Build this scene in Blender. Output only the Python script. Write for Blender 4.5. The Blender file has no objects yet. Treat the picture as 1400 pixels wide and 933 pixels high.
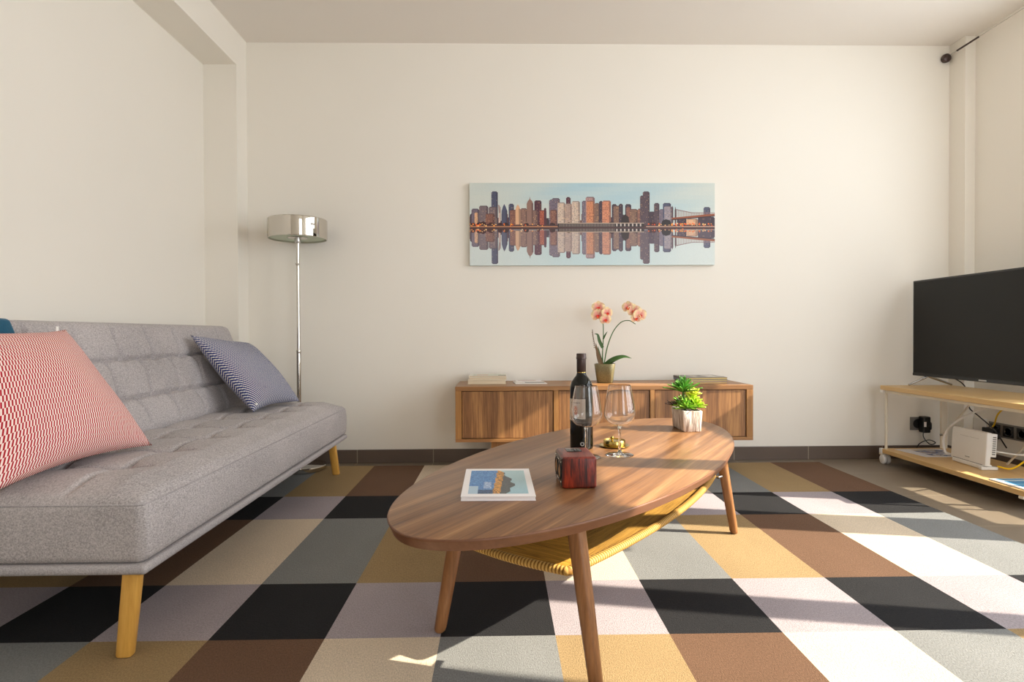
import bpy, math, random
import numpy as np
from mathutils import Vector, Matrix, Euler
random.seed(7)
PI = math.pi
scene = bpy.context.scene
COL = scene.collection

# ------------------------------------------------------------------ materials
def lin(c):
    return tuple(((v / 255.0) / 12.92) if v / 255.0 <= 0.04045 else (((v / 255.0) + 0.055) / 1.055) ** 2.4 for v in c)

class NT:
    def __init__(s, name):
        s.m = bpy.data.materials.new(name); s.m.use_nodes = True
        s.n = s.m.node_tree.nodes; s.l = s.m.node_tree.links
        s.b = s.n['Principled BSDF']; s.out = s.n['Material Output']
    def add(s, t, **kw):
        x = s.n.new(t)
        for k, v in kw.items(): setattr(x, k, v)
        return x
    def link(s, a, b): s.l.new(a, b)
    def setv(s, sock, v):
        if hasattr(v, 'is_output') or isinstance(v, bpy.types.NodeSocket): s.link(v, sock)
        else: sock.default_value = v
    def math(s, op, a, b=None, c=None):
        x = s.add('ShaderNodeMath', operation=op)
        s.setv(x.inputs[0], a)
        if b is not None: s.setv(x.inputs[1], b)
        if c is not None: s.setv(x.inputs[2], c)
        return x.outputs[0]
    def mix(s, f, a, b):
        x = s.add('ShaderNodeMix', data_type='RGBA')
        s.setv(x.inputs['Factor'], f)
        s.setv(x.inputs[6], a if not isinstance(a, tuple) else (*a[:3], 1))
        s.setv(x.inputs[7], b if not isinstance(b, tuple) else (*b[:3], 1))
        return x.outputs[2]
    def coord(s, which='Object', scale=(1, 1, 1), rot=(0, 0, 0), loc=(0, 0, 0)):
        tc = s.add('ShaderNodeTexCoord'); mp = s.add('ShaderNodeMapping')
        mp.inputs['Scale'].default_value = scale; mp.inputs['Rotation'].default_value = rot
        mp.inputs['Location'].default_value = loc
        s.link(tc.outputs[which], mp.inputs['Vector']); return mp.outputs[0]
    def noise(s, vec, scale, detail=3, rough=.5, dist=0):
        x = s.add('ShaderNodeTexNoise'); s.link(vec, x.inputs['Vector'])
        x.inputs['Scale'].default_value = scale; x.inputs['Detail'].default_value = detail
        x.inputs['Roughness'].default_value = rough; x.inputs['Distortion'].default_value = dist
        return x.outputs['Fac']
    def ramp(s, f, stops):
        x = s.add('ShaderNodeValToRGB'); s.link(f, x.inputs[0])
        e = x.color_ramp.elements
        while len(e) < len(stops): e.new(.5)
        for i, (p, c) in enumerate(stops): e[i].position = p; e[i].color = (*c[:3], 1)
        return x.outputs[0]
    def bump(s, h, strength=.3, dist=.002):
        x = s.add('ShaderNodeBump'); s.link(h, x.inputs['Height'])
        x.inputs['Strength'].default_value = strength; x.inputs['Distance'].default_value = dist
        s.link(x.outputs[0], s.b.inputs['Normal'])
    def base(s, v):
        s.setv(s.b.inputs['Base Color'], v if not isinstance(v, tuple) else (*v[:3], 1))
    def p(s, rough=.5, metal=0, spec=.5):
        s.b.inputs['Roughness'].default_value = rough; s.b.inputs['Metallic'].default_value = metal
        s.b.inputs['Specular IOR Level'].default_value = spec

def plain(name, rgb, rough=.5, metal=0, spec=.5, var=.0, vscale=20):
    t = NT(name); c = lin(rgb)
    v = t.coord(); n = t.noise(v, vscale)
    d = max(var, .02)
    t.base(t.mix(n, tuple(x * (1 - d) for x in c), tuple(min(1, x * (1 + d)) for x in c)))
    t.p(rough, metal, spec); return t.m

def fabric(name, rgb, var=.25, scale=260, bump=.5, stretch=(1, 1, 1), sheen=0, rgb2=None, bdist=.0015):
    t = NT(name); c = lin(rgb)
    v = t.coord('Object', stretch)
    n = t.noise(v, scale, 2, .7); n2 = t.noise(v, 4, 3)
    k = t.math('ADD', t.math('MULTIPLY', n, .75), t.math('MULTIPLY', n2, .25))
    a = tuple(x * (1 - var) for x in c)
    b = lin(rgb2) if rgb2 else tuple(min(1, x * (1 + var)) for x in c)
    t.base(t.ramp(k, [(.32, a), (.68, b)])); t.p(.9, 0, .15)
    t.bump(n, bump, bdist)
    if sheen: t.b.inputs['Sheen Weight'].default_value = sheen
    return t.m

def wood(name, stops, axis='X', rotz=0, freq=26, stretch=.06, rough=.4, seed=0, spec=.4, fine=1.0):
    """straight grain running along one axis of the thing"""
    t = NT(name)
    i = 'XYZ'.index(axis)
    pre = t.coord('Object', (1, 1, 1), (0, 0, -rotz), (seed * .37, seed * .71, seed * .13))
    mp = t.add('ShaderNodeMapping'); sc = [1, 1, 1]; sc[i] = stretch; mp.inputs['Scale'].default_value = sc
    t.link(pre, mp.inputs['Vector']); v = mp.outputs[0]
    n1 = t.noise(v, freq, 4, .6, .6); n2 = t.noise(v, freq * 5, 3, .6); n3 = t.noise(v, freq * .3, 2)
    k = t.math('ADD', t.math('MULTIPLY', n1, .5), t.math('ADD', t.math('MULTIPLY', n2, .25 * fine), t.math('MULTIPLY', n3, .25)))
    cs = [(p, lin(c)) for p, c in stops]
    t.base(t.ramp(k, cs)); t.p(rough, 0, spec); t.bump(n2, .08, .001)
    return t.m

def attr_mat(name, rough=.6, spec=.3, noise=.08, nscale=200):
    t = NT(name); a = t.add('ShaderNodeAttribute', attribute_name='Col')
    v = t.coord(); n = t.noise(v, nscale, 2)
    hi = t.add('ShaderNodeHueSaturation'); t.link(a.outputs['Color'], hi.inputs['Color'])
    t.setv(hi.inputs['Value'], t.math('ADD', 1 - noise, t.math('MULTIPLY', n, 2 * noise)))
    t.base(hi.outputs[0]); t.p(rough, 0, spec); return t.m

def metal(name, rgb, rough=.15):
    t = NT(name); v = t.coord(); n = t.noise(v, 30)
    t.base(lin(rgb)); t.p(rough, 1, .5)
    t.setv(t.b.inputs['Roughness'], t.math('ADD', rough * .8, t.math('MULTIPLY', n, rough * .4)))
    return t.m

def glass(name, col=(1, 1, 1), rough=0, ior=1.45):
    t = NT(name); t.base(col); t.p(rough, 0, .5)
    t.b.inputs['Transmission Weight'].default_value = 1; t.b.inputs['IOR'].default_value = ior
    return t.m

def thin_glass(name):
    t = NT(name)
    tr = t.add('ShaderNodeBsdfTransparent'); gl = t.add('ShaderNodeBsdfGlossy'); gl.inputs['Roughness'].default_value = .01
    tr.inputs[0].default_value = (.97, .97, .96, 1); gl.inputs[0].default_value = (.95, .95, .95, 1)
    fr = t.add('ShaderNodeLayerWeight'); fr.inputs['Blend'].default_value = .34
    mx = t.add('ShaderNodeMixShader')
    t.setv(mx.inputs[0], t.math('MINIMUM', t.math('ADD', t.math('POWER', fr.outputs['Facing'], 3.0), .02), .8))
    t.link(tr.outputs[0], mx.inputs[1]); t.link(gl.outputs[0], mx.inputs[2]); t.link(mx.outputs[0], t.out.inputs[0])
    return t.m

def wall_mat(name, rgb):
    t = NT(name); v = t.coord()
    n = t.noise(v, 180, 3); n2 = t.noise(v, 1.3, 2); c = lin(rgb)
    t.base(t.mix(n2, tuple(x * .97 for x in c), tuple(min(1, x * 1.02) for x in c))); t.p(.85, 0, .2); t.bump(n, .12, .001)
    return t.m

def tile_mat(name, rgb, grout, loc, rough, w=.4575, rows=True, spec=.5):
    t = NT(name); v = t.coord('Object', (1, 1, 1), (0, 0, 0), loc)
    b = t.add('ShaderNodeTexBrick', offset=0, squash=1); t.link(v, b.inputs['Vector'])
    b.inputs['Scale'].default_value = 1; b.inputs['Brick Width'].default_value = w
    b.inputs['Row Height'].default_value = w if rows else 9
    b.inputs['Mortar Size'].default_value = .0025; b.inputs['Mortar Smooth'].default_value = .1
    n = t.noise(t.coord(), 6, 4); c = lin(rgb)
    cc = t.mix(n, tuple(x * .88 for x in c), tuple(x * 1.12 for x in c))
    t.base(t.mix(b.outputs['Fac'], cc, lin(grout))); t.p(rough, 0, spec); return t.m

def cushion_mat(name, ca, cb, rows, cols, slant, duty=.5, noise=True):
    """rows of short slanted woven dashes, in the cloth's own UV"""
    t = NT(name); tc = t.add('ShaderNodeTexCoord'); sp = t.add('ShaderNodeSeparateXYZ')
    t.link(tc.outputs['UV'], sp.inputs[0]); u, vv = sp.outputs[0], sp.outputs[1]
    wob = t.math('MULTIPLY', t.noise(tc.outputs['UV'], 9, 2), .25)
    r = t.math('MULTIPLY', vv, rows); r = t.math('ADD', r, wob)
    fr = t.math('FRACT', r); fl = t.math('FLOOR', r)
    x = t.math('ADD', t.math('MULTIPLY', u, cols), t.math('ADD', t.math('MULTIPLY', fr, slant), t.math('MULTIPLY', fl, .5)))
    tri = t.math('ABSOLUTE', t.math('SUBTRACT', t.math('FRACT', x), .5))
    k = t.math('SMOOTH_MIN', t.math('MULTIPLY', t.math('SUBTRACT', tri, (1 - duty) * .5 - .06), 8), 1, .01)
    k = t.math('MAXIMUM', t.math('MINIMUM', k, 1), 0)
    t.base(t.mix(k, lin(ca), lin(cb))); t.p(.9, 0, .1); t.bump(t.math('ADD', tri, fr), .15, .001)
    return t.m

M = {}
M['wall'] = wall_mat('wall_paint', (241, 236, 226))
M['ceil'] = wall_mat('ceiling_paint', (236, 230, 222))
M['floor'] = tile_mat('floor_tiles', (122, 110, 95), (158, 143, 122), (.407, -.06, 0), .38)
M['skirt'] = tile_mat('skirting_tiles', (98, 84, 74), (150, 138, 122), (.407, .2, 0), .4, rows=False)
M['skirt_y'] = tile_mat('skirting_tiles_side', (98, 84, 74), (150, 138, 122), (.407, .2, 0), .4, rows=True)
RUGC = dict(t=(150, 127, 92), b=(104, 79, 62), c=(204, 188, 166), g=(124, 125, 124), k=(36, 36, 38), m=(158, 149, 153))
RUGN = dict(t='tan', b='brown', c='cream', g='grey', k='black', m='mauve')
for k, c in RUGC.items():
    M['rug_' + k] = fabric('rug_wool_' + RUGN[k], c, .26, 330, .6, (1, .5, 1), bdist=.0025)
M['rug_edge'] = fabric('rug_binding', (196, 190, 178), .2)
M['sofa'] = fabric('sofa_grey_fabric', (177, 171, 171), .42, 300, .6, (1, .5, 1), .1, bdist=.0012)
M['sofa_pipe'] = fabric('sofa_border_fabric', (170, 165, 166), .3, 300, .4)
M['beech'] = wood('sofa_leg_wood', [(.3, (196, 142, 62)), (.55, (222, 170, 84)), (.75, (232, 184, 100))], 'Z', freq=40, rough=.35)
M['red'] = cushion_mat('red_white_weave', (176, 22, 36), (248, 228, 220), 27, 64, -.95, .52)
M['blue'] = cushion_mat('blue_white_weave', (48, 58, 116), (214, 212, 208), 62, 42, .35, .42)
M['teal'] = fabric('teal_velvet', (10, 84, 112), .18, 200, .3, sheen=.3)
M['white_cloth'] = plain('white_cloth', (240, 238, 232), .8)
WAL = [(.28, (104, 66, 38)), (.47, (150, 100, 60)), (.62, (176, 124, 78)), (.8, (192, 140, 92))]
M['table_top'] = wood('walnut_table_top', [(.38, (96, 64, 42)), (.47, (126, 88, 58)), (.54, (142, 102, 67)), (.64, (176, 132, 90))], 'X', math.radians(57.4), 34, .03, .3, 1)
M['table_edge'] = wood('walnut_edge', [(.3, (96, 62, 42)), (.6, (122, 82, 58)), (.8, (132, 90, 64))], 'X', math.radians(57.4), 20, .1, .4, 2)
M['table_leg'] = wood('walnut_leg', [(.38, (112, 74, 46)), (.5, (140, 96, 60)), (.64, (164, 116, 74))], 'Z', 0, 36, .06, .35, 3)
M['cab'] = wood('sideboard_walnut', [(.36, (130, 90, 54)), (.5, (152, 108, 66)), (.66, (174, 130, 82))], 'X', 0, 26, .05, .38, 4)
M['cab_v'] = wood('sideboard_walnut_upright', [(.36, (134, 92, 52)), (.5, (158, 112, 64)), (.66, (180, 132, 80))], 'Z', 0, 26, .05, .38, 5)
M['cab_door'] = wood('sideboard_door_veneer', [(.37, (84, 56, 36)), (.46, (118, 80, 50)), (.53, (138, 96, 60)), (.64, (176, 128, 80))], 'Z', 0, 42, .035, .42, 6, fine=1.3)
M['dark'] = plain('dark_gap', (38, 26, 18), .8)
M['chrome'] = metal('polished_chrome', (205, 200, 192), .06)
M['steel'] = metal('brushed_steel', (190, 188, 184), .25)
M['brass'] = metal('brass', (188, 164, 92), .16)
M['frost'] = plain('frosted_diffuser', (206, 216, 196), .6)
M['black'] = plain('black_plastic', (18, 18, 18), .4)
M['black_gloss'] = plain('black_gloss', (14, 14, 14), .12)
M['screen'] = plain('tv_screen', (22, 22, 20), .3, 0, .25)
M['grey_pl'] = plain('grey_plastic', (118, 116, 112), .45)
M['white_pl'] = plain('white_plastic', (232, 230, 226), .35)
M['cream_metal'] = plain('cream_painted_metal', (226, 216, 196), .4)
M['oak'] = wood('stand_oak', [(.3, (196, 158, 104)), (.55, (214, 178, 122)), (.8, (224, 192, 140))], 'Y', 0, 28, .05, .4, 7)
M['yellow'] = plain('yellow_cable', (240, 196, 20), .4)
M['col'] = attr_mat('printed_paper', .35, .4, .05)
M['pagecream'] = plain('book_pages_cream', (222, 206, 178), .8, var=.1, vscale=300)
M['pageyel'] = plain('magazine_pages', (200, 178, 120), .7, var=.12, vscale=300)
M['white_paper'] = plain('white_paper', (240, 236, 236), .5)
M['glass'] = glass('clear_glass', (1, 1, 1), 0, 1.45)
M['glass_solid'] = glass('clear_glass_stem', (1, 1, 1), 0, 1.4)
M['bottle'] = plain('dark_bottle_glass', (12, 13, 8), .05, 0, .35)
M['foil'] = plain('bottle_foil', (74, 60, 56), .3, .5, .5, .1, 80)
M['label'] = attr_mat('bottle_label_paper', .6, .3, .04)
M['rosewood'] = wood('rosewood', [(.39, (40, 14, 12)), (.47, (92, 30, 18)), (.54, (136, 44, 24)), (.66, (176, 74, 40))], 'Z', 0, 60, .12, .3, 8)
M['rosewood_top'] = wood('rosewood_top', [(.39, (70, 28, 24)), (.5, (124, 48, 38)), (.64, (160, 74, 56))], 'Y', 0, 60, .1, .3, 9)
M['gold_cone'] = metal('gold_speaker_cone', (190, 140, 70), .35)
M['leaf'] = plain('orchid_leaf', (58, 92, 40), .4, var=.25, vscale=40)
M['leafbr'] = plain('dry_orchid_leaf', (110, 84, 52), .6, var=.35, vscale=60)
M['stem'] = plain('orchid_stem', (72, 112, 52), .5)
M['petal'] = attr_mat('orchid_petal', .55, .2, .06, 120)
M['succ'] = attr_mat('succulent_leaf', .4, .4, .06, 120)
M['soil'] = plain('soil', (52, 40, 30), .95, var=.4, vscale=200)
M['canvas_side'] = plain('canvas_edge', (214, 222, 218), .7)

def make_special():
    # bronze plant pot
    t = NT('bronze_pot'); v = t.coord(); n = t.noise(v, 140, 4, .7); n2 = t.noise(v, 9, 2)
    t.base(t.ramp(n, [(.3, lin((100, 94, 66))), (.7, lin((132, 124, 90)))])); t.p(.34, .12, .5); t.bump(n, .3, .002)
    M['bronze'] = t.m
    # whitewashed ribbed planter
    t = NT('whitewashed_bark'); v = t.coord('Object', (1, 1, .12)); n = t.noise(v, 110, 4, .6); n2 = t.noise(v, 300, 2)
    t.base(t.ramp(n, [(.36, lin((148, 130, 116))), (.5, lin((200, 188, 176))), (.62, lin((238, 232, 224)))])); t.p(.8, 0, .2); t.bump(n, .9, .004)
    M['bark'] = t.m
    # woven paper cord
    for nm, ang in (('weave_long', 55.0), ('weave_cross', -38)):
        lt = 1.0 if nm == 'weave_long' else 1.22
        t = NT('woven_cord_' + nm); v = t.coord('Object', (1, 1, 1), (0, 0, -math.radians(ang)))
        mp = t.add('ShaderNodeMapping'); mp.inputs['Scale'].default_value = (.06, 1, .3); t.link(v, mp.inputs['Vector'])
        w = t.add('ShaderNodeTexWave', bands_direction='Y'); t.link(v, w.inputs['Vector']); w.inputs['Scale'].default_value = 90
        w.inputs['Distortion'].default_value = 1.2; w.inputs['Detail'].default_value = 1
        n = t.noise(mp.outputs[0], 120, 3, .7)
        k = t.math('ADD', t.math('MULTIPLY', w.outputs['Fac'], .35), t.math('MULTIPLY', n, .75))
        t.base(t.ramp(k, [(.30, lin((70 * lt, 46 * lt, 14 * lt))), (.43, lin((146 * lt, 102 * lt, 28 * lt))), (.56, lin((178 * lt, 130 * lt, 44 * lt))), (.76, lin((200 * lt, 156 * lt, 70 * lt)))]))
        t.p(.65, 0, .3); t.bump(k, .9, .004); M[nm] = t.m
    M['cord'] = attr_mat('cord_rim', .65, .3, .1, 160)
make_special()

# ------------------------------------------------------------------ mesh builder
class MB:
    def __init__(s): s.v = []; s.f = []; s.mi = []; s.c = []; s.uv = {}
    def face(s, idx, mi=0, col=None): s.f.append(tuple(idx)); s.mi.append(mi); s.c.append(col)
    def add(s, vs, fs, mi=0, col=None, uvs=None):
        o = len(s.v); s.v += [tuple(map(float, p)) for p in vs]
        for f in fs: s.face([i + o for i in f], mi, col)
        if uvs is not None:
            for i, w in enumerate(uvs): s.uv[o + i] = w
        return s
    def box(s, lo, hi, mi=0, R=None, piv=None, col=None):
        (x0, y0, z0), (x1, y1, z1) = lo, hi
        p = [(x0, y0, z0), (x1, y0, z0), (x1, y1, z0), (x0, y1, z0), (x0, y0, z1), (x1, y0, z1), (x1, y1, z1), (x0, y1, z1)]
        if R is not None:
            pv = Vector(piv if piv else ((x0 + x1) / 2, (y0 + y1) / 2, (z0 + z1) / 2))
            p = [tuple(R @ (Vector(q) - pv) + pv) for q in p]
        return s.add(p, [(0, 3, 2, 1), (4, 5, 6, 7), (0, 1, 5, 4), (1, 2, 6, 5), (2, 3, 7, 6), (3, 0, 4, 7)], mi, col)
    def lathe(s, prof, c=(0, 0, 0), n=32, mi=0, cap=True, R=None):
        vs = []
        for r, z in prof:
            for k in range(n):
                a = 2 * PI * k / n; q = Vector((r * math.cos(a), r * math.sin(a), z))
                if R is not None: q = R @ q
                vs.append((q.x + c[0], q.y + c[1], q.z + c[2]))
        fs = []
        for i in range(len(prof) - 1):
            for k in range(n):
                k2 = (k + 1) % n
                fs.append((i * n + k, i * n + k2, (i + 1) * n + k2, (i + 1) * n + k))
        if cap:
            if prof[0][0] > 1e-6: fs.append(tuple(range(n))[::-1])
            if prof[-1][0] > 1e-6: fs.append(tuple((len(prof) - 1) * n + k for k in range(n)))
        return s.add(vs, fs, mi)
    def tube(s, pts, rad, n=10, mi=0, closed=False, col=None, flat=1.0):
        P = [Vector(p) for p in pts]; m = len(P)
        if not hasattr(rad, '__len__'): rad = [rad] * m
        vs = []; up = None
        for i in range(m):
            if closed: t = (P[(i + 1) % m] - P[i - 1])
            else: t = P[min(i + 1, m - 1)] - P[max(i - 1, 0)]
            t.normalize()
            if up is None:
                up = Vector((0, 0, 1)) if abs(t.z) < .9 else Vector((1, 0, 0))
            a = t.cross(up); a.normalize(); b = a.cross(t); up = b.copy()
            for k in range(n):
                th = 2 * PI * k / n
                vs.append(tuple(P[i] + a * math.cos(th) * rad[i] + b * math.sin(th) * rad[i] * flat))
        fs = []
        for i in range(m if closed else m - 1):
            j = (i + 1) % m
            for k in range(n):
                k2 = (k + 1) % n; fs.append((i * n + k, i * n + k2, j * n + k2, j * n + k))
        if not closed: fs += [tuple(range(n))[::-1], tuple((m - 1) * n + k for k in range(n))]
        return s.add(vs, fs, mi, col)
    def grid(s, fn, nu, nv, mi=0, col=None, flip=False, colfn=None):
        vs = []; uvs = []
        for j in range(nv + 1):
            for i in range(nu + 1):
                vs.append(fn(i / nu, j / nv)); uvs.append((i / nu, j / nv))
        o = len(s.v); s.add(vs, [], uvs=uvs)
        for j in range(nv):
            for i in range(nu):
                a = o + j * (nu + 1) + i; q = [a, a + 1, a + nu + 2, a + nu + 1]
                s.face(q[::-1] if flip else q, mi, colfn((i + .5) / nu, (j + .5) / nv) if colfn else col)
        return s
    def quad(s, pts, col=None, mi=0): return s.add(pts, [tuple(range(len(pts)))], mi, col)
    def prism(s, poly, z0, z1, mi=0, mi_side=None):
        n = len(poly); vs = [(x, y, z0) for x, y in poly] + [(x, y, z1) for x, y in poly]
        s.add(vs, [tuple(range(n))[::-1], tuple(range(n, 2 * n))], mi)
        o = len(s.v) - 2 * n
        for i in range(n):
            j = (i + 1) % n; s.face([o + i, o + j, o + n + j, o + n + i], mi if mi_side is None else mi_side)
        return s
    def rbox(s, c, h, r, n=(6, 6, 6), mi=0, fn=None, R=None):
        """box with rounded edges and a dense skin, fn(p, normal) -> p"""
        key = {}; o = len(s.v)
        h = Vector(h); inn = Vector((max(h.x - r, 1e-5), max(h.y - r, 1e-5), max(h.z - r, 1e-5)))
        def tri(k, m, hh):
            # denser near the rounded edge
            return -hh + 2 * hh * k / m
        def vert(p):
            q = tuple(round(x, 6) for x in p)
            if q in key: return key[q]
            P = Vector(p); I = Vector([max(-inn[i], min(inn[i], P[i])) for i in range(3)])
            d = P - I
            nrm = d.normalized() if d.length > 1e-9 else Vector((0, 0, 1))
            W = I + nrm * r
            if fn: W = fn(W, nrm)
            if R is not None: W = R @ W
            s.v.append((W.x + c[0], W.y + c[1], W.z + c[2])); key[q] = len(s.v) - 1
            return key[q]
        def axis_pts(m, hh, ii):
            # m segments over the flat part, 3 over each rounded end
            e = [hh * 0 + ii + (hh - ii) * t for t in (math.tan(PI / 12), math.tan(PI / 6), 1.0)]
            return [-x for x in e[::-1]] + [-ii + 2 * ii * k / m for k in range(m + 1)] + e
        ax = [axis_pts(n[i], h[i], inn[i]) for i in range(3)]
        for a, b, cc in ((0, 1, 2), (1, 2, 0), (2, 0, 1)):
            for sg in (-1, 1):
                A, B = ax[a], ax[b]
                for i in range(len(A) - 1):
                    for j in range(len(B) - 1):
                        q = []
                        for (x, y) in ((A[i], B[j]), (A[i + 1], B[j]), (A[i + 1], B[j + 1]), (A[i], B[j + 1])):
                            p = [0, 0, 0]; p[a] = x; p[b] = y; p[cc] = sg * h[cc]; q.append(vert(p))
                        s.face(q if sg > 0 else q[::-1], mi)
        return s

WL = {}
def obj(name, mb, mats, parent=None, smooth=True, bevel=0, origin=None, angle=40, bseg=2):
    if not isinstance(mats, (list, tuple)): mats = [mats]
    me = bpy.data.meshes.new(name)
    w = Vector(WL[parent.name]) if parent is not None else Vector(origin or (0, 0, 0))
    me.from_pydata([(x - w.x, y - w.y, z - w.z) for x, y, z in mb.v], [], mb.f)
    for m in mats: me.materials.append(m)
    me.polygons.foreach_set('material_index', mb.mi)
    if any(c is not None for c in mb.c):
        a = me.color_attributes.new('Col', 'FLOAT_COLOR', 'CORNER')
        for p in me.polygons:
            c = mb.c[p.index] or (1, 1, 1)
            for li in p.loop_indices: a.data[li].color = (*c[:3], 1)
    if mb.uv:
        u = me.uv_layers.new(name='UVMap')
        for lp in me.loops: u.data[lp.index].uv = mb.uv.get(lp.vertex_index, (0, 0))
    me.update()
    o = bpy.data.objects.new(name, me); COL.objects.link(o)
    if parent is not None:
        o.parent = parent; o.location = (0, 0, 0); WL[o.name] = tuple(w)
    else:
        o.location = w; WL[o.name] = tuple(w)
    if smooth:
        me.polygons.foreach_set('use_smooth', [True] * len(me.polygons))
        try: me.set_sharp_from_angle(angle=math.radians(angle))
        except Exception: pass
    if bevel:
        b = o.modifiers.new('bevel', 'BEVEL'); b.width = bevel; b.segments = bseg; b.limit_method = 'ANGLE'; b.angle_limit = math.radians(40)
        b.harden_normals = False
    return o

def thing(name, label, cat, loc=(0, 0, 0), group=None):
    o = bpy.data.objects.new(name, None); COL.objects.link(o); o.empty_display_size = .05
    o.location = loc; WL[o.name] = tuple(loc)
    o['label'] = label; o['category'] = cat
    if group: o['group'] = group
    return o
def tag(o, label, cat, group=None):
    o['label'] = label; o['category'] = cat
    if group: o['group'] = group
    return o
def struct(name, mb, m, **kw):
    o = obj(name, mb, m, **kw); o['kind'] = 'structure'; return o
def catmull(pts, k=8):
    P = [Vector(p) for p in pts]; P = [P[0] * 2 - P[1]] + P + [P[-1] * 2 - P[-2]]; out = []
    for i in range(1, len(P) - 2):
        a, b, c, d = P[i - 1:i + 3]
        for j in range(k):
            t = j / k
            out.append(tuple(.5 * ((2 * b) + (c - a) * t + (2 * a - 5 * b + 4 * c - d) * t * t + (3 * b - a - 3 * c + d) * t ** 3)))
    out.append(tuple(P[-2])); return out

# ------------------------------------------------------------------ room
YW, XR, XL, ZC, YF = 3.635, 2.818, -1.70, 2.527, -1.6
struct('floor', MB().box((XL - .1, YF - .1, -.1), (XR + .15, YW + .1, 0)), M['floor'], smooth=False)
struct('ceiling', MB().box((XL - .1, YF - .1, ZC), (XR + .15, YW + .1, ZC + .1)), M['ceil'], smooth=False)
struct('wall_back', MB().box((XL - .1, YW, 0), (XR + .15, YW + .1, ZC)), M['wall'], smooth=False)
struct('wall_left', MB().box((XL - .1, YF, 0), (XL, YW, ZC)), M['wall'], smooth=False)
# right wall with a wide balcony window beside the camera
WY0, WY1, WZ0, WZ1 = -.1, 2.96, .44, 2.13
mb = MB()
mb.box((XR, YF, 0), (XR + .05, WY0, ZC)); mb.box((XR, WY1, 0), (XR + .05, YW, ZC))
mb.box((XR, WY0, 0), (XR + .05, WY1, WZ0)); mb.box((XR, WY0, WZ1), (XR + .05, WY1, ZC))
struct('wall_right', mb, M['wall'], smooth=False)
mb = MB(); x0, x1 = XR - .003, XR + .012
for (y0, y1, z0, z1) in ((.64, .775, WZ0, WZ1), (1.17, 1.306, WZ0, WZ1), (1.965, 2.21, WZ0, 1.66), (2.79, WY1, WZ0, 1.40),
                         (WY0, WY1, .548, .61), (2.475, 2.80, .61, 1.40), (1.62, WY1, 1.58, 1.735)):  # bars laid out from the shadow bands; unseen wide panel added to block sun
    mb.box((x0, y0, z0), (x1, y1, z1))
struct('window_1', mb, M['white_pl'], smooth=False)
# wall behind the camera with a glazed balcony door
FX0, FX1, FZ1 = 1.1, 2.3, 2.15
mb = MB(); mb.box((XL - .1, YF - .1, 0), (FX0, YF, ZC)); mb.box((FX1, YF - .1, 0), (XR + .05, YF, ZC)); mb.box((FX0, YF - .1, FZ1), (FX1, YF, ZC))
struct('wall_front', mb, M['wall'], smooth=False)
mb = MB()
for xx in (FX0, 1.67, FX1 - .06): mb.box((xx, YF - .07, 0), (xx + .06, YF - .02, FZ1))
mb.box((FX0, YF - .07, FZ1 - .06), (FX1, YF - .02, FZ1)); mb.box((FX0, YF - .07, 0), (FX1, YF - .02, .07))
struct('window_2', mb, M['white_pl'], smooth=False)
# left pier and lintel over the niche, right pier
mb = MB(); mb.box((XL, 3.495, 0), (-1.51, YW, ZC)); mb.box((XL, YF, 2.333), (-1.51, 3.495, ZC))
struct('trim_1', mb, M['wall'], smooth=False)
struct('trim_2', MB().box((2.756, 3.51, 0), (XR, YW, ZC)), M['wall'], smooth=False)
struct('baseboard_back', MB().box((-1.51, YW - .012, 0), (2.756, YW, .081)), M['skirt'], smooth=False, bevel=.002)
mb = MB(); mb.box((2.744, 3.498, 0), (2.756, YW - .012, .081)); mb.box((2.744, 3.498, 0), (XR - .012, 3.51, .081)); mb.box((XR - .012, YF, 0), (XR, 3.498, .081))
struct('baseboard_right', mb, M['skirt_y'], smooth=False, bevel=.002)
mb = MB(); mb.box((XL, YF, 0), (XL + .012, 3.483, .081)); mb.box((XL, 3.483, 0), (-1.51, 3.495, .081))
struct('baseboard_left', mb, M['skirt_y'], smooth=False, bevel=.002)

# ------------------------------------------------------------------ rug
cx = [-1.033 + .2925 * (i) for i in range(-2, 11)]
ry = [1.02, 1.518, 1.857, 2.513, 2.865, 3.525]
pat = {4: lambda i: 'tbcg'[i % 4], 3: lambda i: 'mk'[i % 2], 2: lambda i: 'cgtb'[i % 4], 1: lambda i: 'mk'[i % 2], 0: lambda i: 'tbcg'[i % 4]}
keys = list('tbcgkm'); mb = MB(); rt = .0060
def wav(x, y): return rt + .0006 * math.sin(x * 5 + y * 3) * math.sin(y * 7)
for r in range(5):
    y0, y1 = ry[r], ry[r + 1]
    for c in range(12):
        k = pat[4 - r](c - 2); xa, xb = cx[c], cx[c + 1]
        mb.grid(lambda u, v: (xa + (xb - xa) * u, y0 + (y1 - y0) * v, wav(xa + (xb - xa) * u, y0 + (y1 - y0) * v)), 4, 6, keys.index(k))
X0, X1, Y0, Y1 = cx[0], cx[-1], ry[0], ry[-1]
e = 6
for (p, q) in (((X0, Y0), (X1, Y0)), ((X1, Y0), (X1, Y1)), ((X1, Y1), (X0, Y1)), ((X0, Y1), (X0, Y0))):
    mb.grid(lambda u, v: (p[0] + (q[0] - p[0]) * u, p[1] + (q[1] - p[1]) * u, .0005 + (wav(p[0] + (q[0] - p[0]) * u, p[1] + (q[1] - p[1]) * u) - .0005) * v), 24, 1, e)
mb.uv = {}
rug = obj('rug', mb, [M['rug_' + k] for k in keys] + [M['rug_edge']], angle=60)
tag(rug, 'flatwoven rug of cream, tan, brown, grey and black checks on tiled floor', 'rug')

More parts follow.
